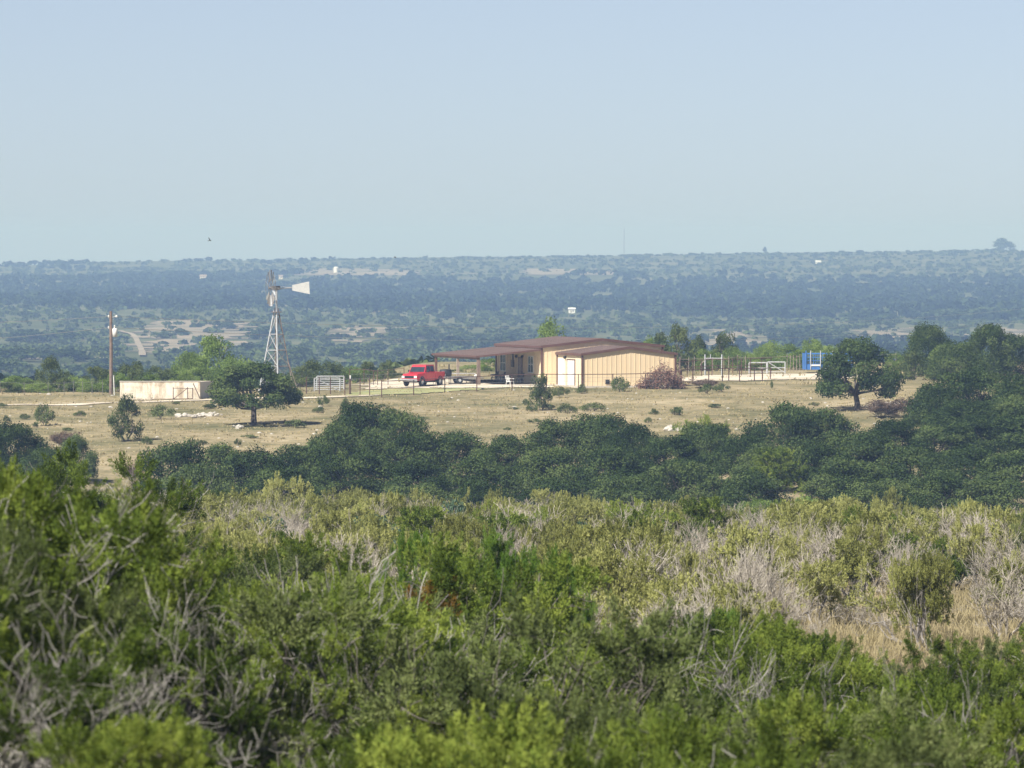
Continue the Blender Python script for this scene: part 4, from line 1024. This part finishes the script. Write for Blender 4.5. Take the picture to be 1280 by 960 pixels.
b = MB(); b.bar(leg_xy(2, .1) + np.array([.35, 0, 0]), leg_xy(2, 2.6) + np.array([.0, -.05, 0]), .03); b.build('ladder', M['galv_rust'], wm)

# ------------------------------------------------------------------ utility pole with its wires
px0, D0 = 138.5, 486
x, y, z = at(px0, D0)
pole = empty('utility_pole', (x, y, z), 0, 'weathered wooden utility pole with a white transformer', 'utility pole')
Hp = Z(389, D0) - z
b = MB(); b.tubes(np.array([(0, 0, -.3), (0.02, 0, Hp * .5), (0, 0, Hp)]), np.array([.155, .135, .11]), 8, cap=True); b.build('pole', M['weathered_wood'], pole)
zt = Z(416, D0) - z
b = MB(); b.lathe([(.01, -.34), (.20, -.34), (.21, .30), (.16, .36), (.01, .38)], 14, (.34, -.1, zt)); tb = b.build('transformer', M['white'], pole, True)
b = MB(); b.lathe([(.03, .36), (.07, .42), (.05, .5), (.07, .55), (.02, .62)], 8, (.30, -.1, zt)); b.build('bushing', M['lens'], tb)
b = MB(); b.box(.10, .20, -.06, .06, zt - .1, zt + .1); b.build('bracket', M['galv_dull'], tb)
b = MB(); b.bar((.08, 0, Z(397, D0) - z), (.52, 0, Z(395, D0) - z), .035); b.build('arm', M['galv'], pole)
b = MB(); b.lathe([(.02, 0), (.10, .04), (.11, .12), (.04, .2)], 8, (.46, 0, Z(397, D0) - z)); b.build('fuse_cutout', M['lens'], pole)
for zz in (Z(395.5, D0) - z, Z(409.5, D0) - z): b = MB(); b.lathe([(.03, -.12), (.06, -.06), (.06, .06), (.03, .12)], 8, (-.18, 0, zz)); b.build('insulator', M['lens'], pole)
def wire(name, p, q, sag, label, r=.017):
    t = np.linspace(0, 1, 24)[:, None]; P_ = np.array(p) * (1 - t) + np.array(q) * t; P_[:, 2] -= sag * 4 * (t * (1 - t))[:, 0]
    b = MB(); b.tubes(P_, np.full(24, r), 4); o = b.build(name, M['wire'], None); tag(o, label, 'wire', 'overhead wires')
za, zb = Z(395.5, D0), Z(409.5, D0)
wire('overhead_wire', (x - .15, y, za), (X(-260, 470), 470, Z(404, 470)), .3, 'upper overhead wire running left from the utility pole')
wire('overhead_wire', (x - .15, y, zb), (X(-260, 470), 470, Z(436, 470)), .3, 'lower overhead wire running left from the utility pole')
wire('overhead_wire', (x + .15, y, za), (X(1400, 900), 900, Z(372, 900)), 2.4, 'upper faint overhead wire passing behind the windmill')
wire('overhead_wire', (x + .15, y, zb), (X(1400, 900), 900, Z(384, 900)), 2.8, 'lower faint overhead wire passing behind the windmill')
x, y, z = at(143, 484)
e = empty('marker_post', (x, y, z), 0, 'slim white marker post at the foot of the utility pole', 'post')
b = MB(); b.bar((0, 0, -.2), (-.06, 0, 1.5), .04, 4); b.build('stake', M['white'], e)
b = MB(); b.bar((-.06, 0, 1.50), (-.06, 0, 1.62), .05, 4); b.build('cap', M['galv'], e)

# ------------------------------------------------------------------ concrete tank
x, y, z = at(150, 476.5)
Lt = 100 / F * 476.5
tk = empty('concrete_tank', (x, y, z), math.radians(4), 'long weathered cream concrete stock tank left of the lone oak', 'tank')
b = MB(); W_, h_, th = 3.0, 1.42, .18
b.box(0, Lt, 0, th, -.6, h_); b.build('front_wall', M['tank_wall'], tk, bevel=.02)
b = MB(); b.hexa([(Lt + .002, 0, -.6), (Lt + 1.1, 3.0, -.6), (Lt + .9, 3.0, -.6), (Lt + .002, .2, -.6), (Lt + .002, 0, h_ - .01), (Lt + 1.1, 3.0, h_ - .01), (Lt + .9, 3.0, h_ - .01), (Lt + .002, .2, h_ - .01)]); b.build('corner_wall', M['concrete'], tk)
b = MB(); b.box(0, th, th + .002, W_, -.6, h_); b.build('end_wall', M['tank_wall'], tk)
b = MB(); b.box(th, Lt + .85, W_ - th, W_, -.6, h_ - .004); b.build('rear_wall', M['tank_wall'], tk)
b = MB(); b.box(-.06, Lt + .03, -.05, th + .05, h_ + .002, h_ + .05); b.build('rim', M['concrete'], tk, bevel=.01)
b = MB(); b.box(th + .01, Lt - .01, th + .01, W_ - th - .01, -.3, .9); b.build('water', M['window_glass'], tk)
# brace fence in front of the tank
e = empty('brace_fence', (x, y, z), math.radians(4), 'thin rusty pipe brace fence in front of the tank', 'fence')
for fx, hh in ((4.2, 1.0), (5.35, 1.0), (5.75, .95)): b = MB(); b.bar((fx, -.7, -.3), (fx, -.7, hh), .035); b.build('post', M['rust_pipe'], e)
b = MB(); b.bar((4.25, -.72, .08), (5.33, -.72, .92), .03); b.bar((6.35, -.72, .05), (5.78, -.72, 1.3), .04); b.build('brace', M['weathered_wood'], e)
b = MB(); b.bar((2.4, -.7, .05), (5.75, -.7, .08), .025); b.bar((4.2, -.7, .92), (5.75, -.7, .9), .02); b.build('rail', M['rust_pipe'], e)
BR = Kind('dead_branches', 'branches', [bare(310, stems=9, L0=.75, nch=(3, 3, 3), lean=(.8, 1.45), up=-.02, r0=.05, wob=.3)])
BR.place(X(183, 473), 473, 1.05, 3.4, 'heap of dead grey branches lying before the concrete tank', None, 0, .3)
# red brush pile
h = hit(826, 486)
def brush_pile():
    rng = np.random.default_rng(5); e = empty('brush_pile', (h.x, h.y, h.z), 0, 'heap of dead reddish cut brush against the barn wing', 'brush pile')
    W = 54 / F * h.y; Hh = 32 / F * h.y; b = MB(); Pl = []; Rr = []; lf = []
    for k in range(420):
        a = rng.uniform(0, 6.28); q = math.sqrt(rng.random()); x0 = math.cos(a) * q * W * .5; y0 = math.sin(a) * q * 1.1
        top = Hh * max(.08, 1 - (abs(x0 - .1) / (W * .5)) ** 1.1) * (1 - .4 * (y0 / 1.1) ** 2)
        p = np.array([x0, y0, rng.uniform(0, top) * .9]); d = norm(np.array([rng.normal(), rng.normal(), abs(rng.normal()) * .7 + .1])); L = rng.uniform(.4, 1.1)
        pts = [p]
        for i in range(3): d = norm(d + rng.normal(size=3) * .25); pts.append(pts[-1] + d * L / 3)
        pts = np.array(pts); pts[:, 2] = np.clip(pts[:, 2], 0, top * 1.15 + .1); Pl.append(pts); Rr.append(np.linspace(rng.uniform(.012, .03), .005, 4)); lf += [pts[1], pts[2], pts[3]]
    b.tubes(np.array(Pl), np.array(Rr), 4, rng.uniform(0, 1, len(Pl))); b.build('branches', M['bark'], e)
    lf = np.repeat(np.array(lf), 5, 0); n = len(lf); b = MB()
    b.leaves(lf + rng.normal(size=(n, 3)) * .12, rng.normal(size=(n, 3)), rng.uniform(.06, .16, n), rng.uniform(.04, .1, n), np.clip(rng.normal(.5, .25, n), 0, 1)); b.build('dead_leaves', M['brush_red'], e)
brush_pile()

# ------------------------------------------------------------------ fences, gates and the corral
def fence(name, label, posts, hgt, m, rails=(1.0,), r=.04, rr=.03, skiprail=(), wires=()):
    """posts: (px, D)"""
    p0 = at(*posts[0]); e = empty(name, p0, 0, label, 'fence'); pp = []
    for i, (px, D) in enumerate(posts):
        q = np.array(at(px, D)) - np.array(p0); hh = hgt * random.uniform(.95, 1.06); pp.append((q, hh))
        b = MB(); b.bar(q + [0, 0, -.3], q + [0, 0, hh + .03], r, 4); b.build('post', M[m], e)
    for f in rails:
        b = MB()
        for (a, ha), (c, hc) in zip(pp[:-1], pp[1:]): b.bar(a + [0, 0, ha * f], c + [0, 0, hc * f], rr, 4)
        b.build('rail', M[m], e)
    for f in wires:
        b = MB()
        for (a, ha), (c, hc) in zip(pp[:-1], pp[1:]): b.bar(a + [0, 0, ha * f], c + [0, 0, hc * f], .008, 3)
        b.build('wire', M['wire'], e)
    return e
fence('pipe_fence', 'brown pipe fence crossing in front of the pickup and barn', [(477, 480.5), (517, 484), (556, 487), (596, 489), (640, 490.5), (683, 491.5), (723, 492.5), (766, 493), (807, 493.5), (852, 498)], 1.24, 'rust_pipe', (1.0,), .04, .03, wires=(.3, .55, .78))
fence('wire_fence', 'brown post wire fence between pipe panels and pickup', [(383, 487), (399, 486.5), (413, 486), (431, 485), (437, 484.5), (450, 483.5), (462, 483), (477, 482)], 1.35, 'rust_pipe', (), .038, wires=(.25, .5, .75, .97))
fence('yard_fence', 'thin post fence behind the wire fence left of the pickup', [(437, 503), (455, 503), (467, 502), (472, 501), (485, 503), (505, 506)], 1.3, 'rust_pipe', (.98,), .03, .02, wires=(.4, .7))
fence('corral_fence', 'brown pipe corral fence right of the barn, front line', [(851, 508), (866, 511), (886, 512), (903, 513.5), (911, 514), (924.5, 512.5), (943, 513.5), (953, 513), (963, 516)], 1.08, 'rust_pipe', (1.0,), .045, .035)
fence('corral_fence', 'brown pipe corral fence with close posts behind the front line', [(849, 521), (859, 522), (866, 523), (877, 523.5), (890, 524), (903, 524), (916, 524), (927, 524), (938, 526), (952, 528), (964, 529)], 1.45, 'rust_pipe', (.98, .6), .035, .025)
fence('stockade_fence', 'grey thin post fence between the white panels and trailer', [(850, 531), (861, 531), (868, 532), (891, 532), (905, 533), (911, 533), (922, 534), (932, 534), (984, 538), (988, 538), (992, 538), (996, 538.5), (1000, 538.5), (1004, 539), (1040, 541), (1080, 543), (1120, 545)], 1.5, 'galv_rust', (.9,), .03, .018)
fence('stockade_fence', 'thin dark fence along the brush left of the utility pole', [(-40, 488), (0, 487.5), (30, 488), (60, 488), (80, 488), (92, 488.5), (103, 488.5), (115, 489), (128, 489)], 1.0, 'galv_dull', (), .022, .02, wires=(.9,))
# gate frame
x, y, z = at(881.5, 529)
e = empty('gate_frame', (x, y, z), 0, 'pale pipe gate frame standing above the corral fence', 'gate')
wd = 21 / F * 529; hg = 26 / F * 529
for xx in (0, wd): b = MB(); b.bar((xx, 0, -.2), (xx, 0, hg), .07); b.build('post', M['galv'], e)
b = MB(); b.bar((0, 0, hg - .35), (wd, 0, hg - .35), .05); b.build('crossbar', M['galv'], e)
b = MB(); b.bar((-.02, 0, hg - .5), (-.45, 0, .9), .04); b.build('brace', M['galv_rust'], e)
b = MB(); b.bar((wd * .32, 0, hg - .35), (wd * .32, 0, hg + .02), .04); b.build('stub', M['galv'], e)
def panel(px, D, wpx, hpx, base_off, label, nr=5, diag=True, mat='galv', rz=0.0):
    x, y, z = at(px, D); e = empty('corral_gate', (x, y, z + base_off), rz, label, 'gate', 'pipe livestock gates'); w = wpx / F * D; hh = hpx / F * D
    b = MB()
    for xx in (0, w): b.bar((xx, 0, 0), (xx, 0, hh), .055)
    b.bar((0, 0, hh), (w, 0, hh), .055); b.build('frame', M[mat], e)
    for k in range(nr):
        b = MB(); zz = hh * (.12 + .76 * k / nr); b.bar((0, 0, zz), (w, 0, zz), .036); b.build('bar', M[mat], e)
    if diag: b = MB(); b.bar((w * .08, -.05, hh * .95), (w * .92, -.05, hh * .12), .035); b.build('brace', M[mat], e)
panel(936.5, 527, 22, 13.5, .12, 'left white pipe panel at the corral', 2, False)
panel(959.5, 527, 22, 14, .12, 'right white pipe panel at the corral with a diagonal brace', 2, True)
panel(393, 489, 32, 16, .12, 'grey-white pipe gate panel left of the wire fence', 5, True)
panel(396, 492, 34, 16, .12, 'grey-white pipe gate panel leaning just behind the front one', 5, False, 'galv', .06)
x, y, z = at(438, 486)
e = empty('marker_post', (x, y, z), 0, 'white-topped post in the wire fence', 'post')
b = MB(); b.bar((0, 0, -.2), (0, 0, 1.28), .04); b.build('stake', M['rust_pipe'], e)
b = MB(); b.bar((0, 0, 1.28), (0, 0, 1.55), .06); b.build('cap', M['white'], e)

# blue trailer
x, y, z = at(1007.5, 533)
bt = empty('stock_trailer', (x, y, z), math.radians(6), 'blue stock trailer half hidden behind the lone right oak', 'trailer')
L_, Wt = 4.3, 1.8
b = MB(); b.box(0, L_, 0, Wt, .35, .45); b.build('floor', M['blue_paint'], bt)
b = MB(); b.box(.0, L_, -.05, -.002, .3, .78); b.box(0, L_, Wt + .002, Wt + .05, .3, .78); b.box(-.05, -.002, -.05, Wt + .05, .3, 1.72); b.build('side_panel', M['blue_paint'], bt)
b = MB()
for k in range(22): xx = .1 + k * (L_ - .2) / 21; b.bar((xx, -.025, .78), (xx, -.025, 1.66), .028)
for zz in (1.1, 1.4): b.box(0, L_, -.045, -.01, zz - .03, zz + .03)
b.build('slat_side', M['blue_paint'], bt)
b = MB(); b.box(-.06, L_ + .02, -.07, .03, 1.661, 1.76); b.box(-.06, L_, Wt, Wt + .07, 1.661, 1.76); b.build('top_rail', M['blue_paint'], bt)
for xx in (-.0, .42, 1.3, 2.4, 3.4): b = MB(); b.bar((xx, -.09, .3), (xx, -.09, 2.0), .045); b.build('post', M['galv'] if xx else M['blue_paint'], bt)
b = MB(); b.box(.45, 1.25, -.10, -.052, .62, .76); b.build('reflector_plate', M['white'], bt)
for xx in (1.7, 2.5):
    b = MB(); b.lathe([(.14, -.1), (.32, -.1), (.34, 0), (.32, .1), (.14, .1)], 14, (xx, -.22, .34), 'y'); w = b.build('wheel', M['rubber'], bt)
    b = MB(); b.lathe([(.01, -.06), (.15, -.07)], 10, (xx, -.24, .34), 'y'); b.build('rim', M['white'], w)

# ------------------------------------------------------------------ far buildings, mast, skyline trees, birds
def far_house(px, base, wpx, hpx, m, label, roof=True):
    h = hit(px, base); D = h.y; w = .78 * wpx / F * D; hh = .78 * hpx / F * D
    e = empty('far_building', (h.x - w / 2, D, h.z), .1, label, 'building')
    b = MB(); b.box(0, w, 0, w * .7, -2, hh * .72); b.build('wall', M[m], e)
    b = MB(); b.hexa([(-.3, -.3, hh * .722), (w + .3, -.3, hh * .722), (w + .3, w * .35, hh * .722), (-.3, w * .35, hh * .722), (-.3, w * .35 - .2, hh), (w + .3, w * .35 - .2, hh), (w + .3, w * .35, hh), (-.3, w * .35, hh)])
    b.hexa([(-.3, w * .352, hh * .722), (w + .3, w * .352, hh * .722), (w + .3, w * .7 + .3, hh * .722), (-.3, w * .7 + .3, hh * .722), (-.3, w * .352, hh), (w + .3, w * .352, hh), (w + .3, w * .352 + .2, hh), (-.3, w * .352 + .2, hh)]); b.build('roof', M['white' if m == 'white' else 'galv_rust'], e)
    b = MB(); b.box(w * .28, w * .42, -.04, -.003, .2, hh * .5); b.build('door', M['weathered_wood'], e)
    b = MB(); b.box(w * .6, w * .75, -.04, -.003, hh * .3, hh * .55); b.build('window', M['window_glass'], e)
far_house(715, 391.5, 10, 9, 'white', 'small white building on the far slope behind the barn')
far_house(254, 352.5, 10, 12, 'tank_wall', 'tiny tan building on the far slope left of the windmill wheel')
far_house(351, 349, 6, 7, 'tank_wall', 'tiny pale shed on the far slope right of the windmill wheel')
far_house(1023, 331, 8, 7, 'white', 'tiny pale building just below the far skyline')
h = hit(420, 341); D = h.y; s = D / F
e = empty('water_tank', (h.x, D, h.z - 1), 0, 'tiny white upright water tank on the far ridge', 'tank')
b = MB(); b.lathe([(3 * s, 0), (3 * s, 8 * s)], 16); b.build('shell', M['white'], e, True)
b = MB(); b.lathe([(3.1 * s, 8 * s), (1.8 * s, 9.2 * s), (.1, 9.6 * s)], 16); b.build('roof', M['white'], e, True)
def skyline(px, D0=4300, D1=5400):
    best = None
    for D in np.arange(D0, D1, 40):
        x = X(px, D); z = gz(x, D)
        if best is None or z / D > best[0]: best = (z / D, x, D, z)
    return best[1:]
x, D, z = skyline(780); s = D / F
e = empty('radio_mast', (x, D, z), 0, 'very thin radio mast on the far skyline', 'mast')
b = MB(); hm = 34 * s
for k in range(3):
    a = k * 2.094; b.bar((math.cos(a) * .5, math.sin(a) * .5, 0), (math.cos(a) * .3, math.sin(a) * .3, hm), .10)
b.build('leg', M['galv_dull'], e)
b = MB()
for k in range(24):
    z0_ = hm * k / 24; z1_ = hm * (k + 1) / 24; a = k * 2.094; c = a + 2.094; b.bar((math.cos(a) * .45, math.sin(a) * .45, z0_), (math.cos(c) * .4, math.sin(c) * .4, z1_), .06)
b.build('lattice', M['galv_dull'], e)
for px, w, hpx, lab in ((1253, 30, 11, 'large rounded tree standing up on the far skyline at the right'), (956, 5, 3, 'small dark tree sticking up from the far skyline above the corral')):
    x, D, z = skyline(px); o = FAROAK.place(x, D, (hpx + 5) / F * D, w / F * D, lab)
def bird(px, py, D, span, rz, label, perched=False):
    e = empty('bird', (X(px, D), D, Z(py, D)), rz, label, 'bird')
    b = MB(); b.lathe([(.002, -.5), (.05, -.42), (.10, -.15), (.11, .08), (.06, .26), (.055, .34), (.002, .44)], 8, (0, 0, 0), 'x'); body = b.build('body', M['bird'], e, True); body.scale = (span * .55,) * 3
    for sgn in (-1, 1):
        b = MB(); k = span * .5; up = .10 if not perched else -.05; wl = 1 if not perched else .25
        b.hexa([(-.12 * k, sgn * .05 * k, 0), (.20 * k, sgn * .05 * k, 0), (.06 * k, sgn * k * wl, up), (-.16 * k, sgn * k * .9 * wl, up), (-.12 * k, sgn * .05 * k, .02), (.20 * k, sgn * .05 * k, .02), (.06 * k, sgn * k * wl, up + .012), (-.16 * k, sgn * k * .9 * wl, up + .012)]); b.build('wing', M['bird'], e)
    b = MB(); k = span * .5; b.hexa([(-.75 * k, -.16 * k, 0), (-.4 * k, -.06 * k, 0), (-.4 * k, .06 * k, 0), (-.75 * k, .16 * k, 0), (-.75 * k, -.16 * k, .012), (-.4 * k, -.06 * k, .012), (-.4 * k, .06 * k, .012), (-.75 * k, .16 * k, .012)]); b.build('tail', M['bird'], e)
    return e
o = bird(262.5, 300.5, 420, .42, .5, 'dark bird flying in the sky above the utility pole'); o.rotation_euler = (.7, -.3, .4)
o = bird(494, 322, 600, .5, .1, 'dark bird flying just above the far skyline left of center'); o.rotation_euler = (.15, 0, .2)
x, y, z = at(603, 490.5); o = bird(603, 0, 490.5, .6, 2.6, 'black bird on the lawn before the porch post', True); o.location = (x, y, z + .16)

flush_labels()
for k in (NEAR, SPARSE, YOUNG, MIDJ, MIDG, BARE, BLUE, OAKU, OAK, MESQ, BRUSH, LOW, DEAD, FAROAK, BR): k.finish()
for o in list(bpy.data.objects):
    if '_s' in o: del o['_s']

# ------------------------------------------------------------------ haze, sky, sun, camera
HZ_DENS, HZ_COL = 2.4e-4, (.41, .61, 1.0)
b = MB(); b.box(-3150, 3150, -290, 7100, -64, 24)
m, nt, N, L = new_mat('haze')
o = N.new('ShaderNodeOutputMaterial'); v = N.new('ShaderNodeVolumePrincipled')
v.inputs['Color'].default_value = (*HZ_COL, 1); v.inputs['Density'].default_value = HZ_DENS; v.inputs['Anisotropy'].default_value = 0.0
v.inputs['Absorption Color'].default_value = (.52, .80, 1, 1); L.new(v.outputs[0], o.inputs['Volume'])
hz_o = b.build('haze', m); tag(hz_o, kind='stuff'); hz_o['label'] = 'thin blue haze over the whole valley'

SUN_EL, SUN_AZ = math.radians(45), (-.64, -.77)
w = bpy.data.worlds.new('World'); scene.world = w; w.use_nodes = True
nt = w.node_tree; bg = nt.nodes['Background']
sky = nt.nodes.new('ShaderNodeTexSky'); sky.sky_type = 'NISHITA'; sky.sun_disc = False
sky.sun_elevation = SUN_EL; sky.sun_rotation = math.atan2(SUN_AZ[0], SUN_AZ[1])
sky.air_density = .58; sky.dust_density = .4; sky.ozone_density = 2.8; sky.altitude = 600
hsv = nt.nodes.new('ShaderNodeHueSaturation'); hsv.inputs['Saturation'].default_value = .62      # hazy, milky air
tint = nt.nodes.new('ShaderNodeMix'); tint.data_type = 'RGBA'; tint.blend_type = 'MULTIPLY'; tint.inputs[0].default_value = 1; tint.inputs[7].default_value = (.97, .985, 1.05, 1)
nt.links.new(hsv.outputs[0], tint.inputs[6])
nt.links.new(sky.outputs[0], hsv.inputs['Color']); nt.links.new(tint.outputs[2], bg.inputs[0]); bg.inputs[1].default_value = .057
sl = bpy.data.lights.new('sun', 'SUN'); sl.energy = 4.8; sl.angle = math.radians(.5); sl.color = (1, .955, .88)
so = bpy.data.objects.new('sun', sl); COL.objects.link(so)
sd = Vector((SUN_AZ[0] * math.cos(SUN_EL), SUN_AZ[1] * math.cos(SUN_EL), math.sin(SUN_EL)))
so.rotation_euler = sd.to_track_quat('Z', 'Y').to_euler(); so.location = (0, 0, 20)

cd = bpy.data.cameras.new('camera'); cam = bpy.data.objects.new('camera', cd); COL.objects.link(cam)
cd.sensor_width = 36; cd.lens = 36 * F / 1280; cd.clip_start = .5; cd.clip_end = 20000
cam.location = (0, 0, 0); cam.rotation_euler = (math.radians(90) - math.atan((480 - YH) / F), 0, 0)
cd.dof.use_dof = True; cd.dof.focus_distance = 420; cd.dof.aperture_fstop = 10
scene.camera = cam

vs = scene.view_settings; vs.view_transform = 'Standard'; vs.look = 'None'; vs.gamma = 1; vs.exposure = .74; vs.use_curve_mapping = False
scene.render.engine = 'CYCLES'
cy = scene.cycles; cy.max_bounces = 5; cy.diffuse_bounces = 2; cy.glossy_bounces = 2; cy.transmission_bounces = 2; cy.volume_bounces = 0
cy.use_denoising = True; cy.caustics_reflective = False; cy.caustics_refractive = False; cy.transparent_max_bounces = 4
scene.render.use_persistent_data = False
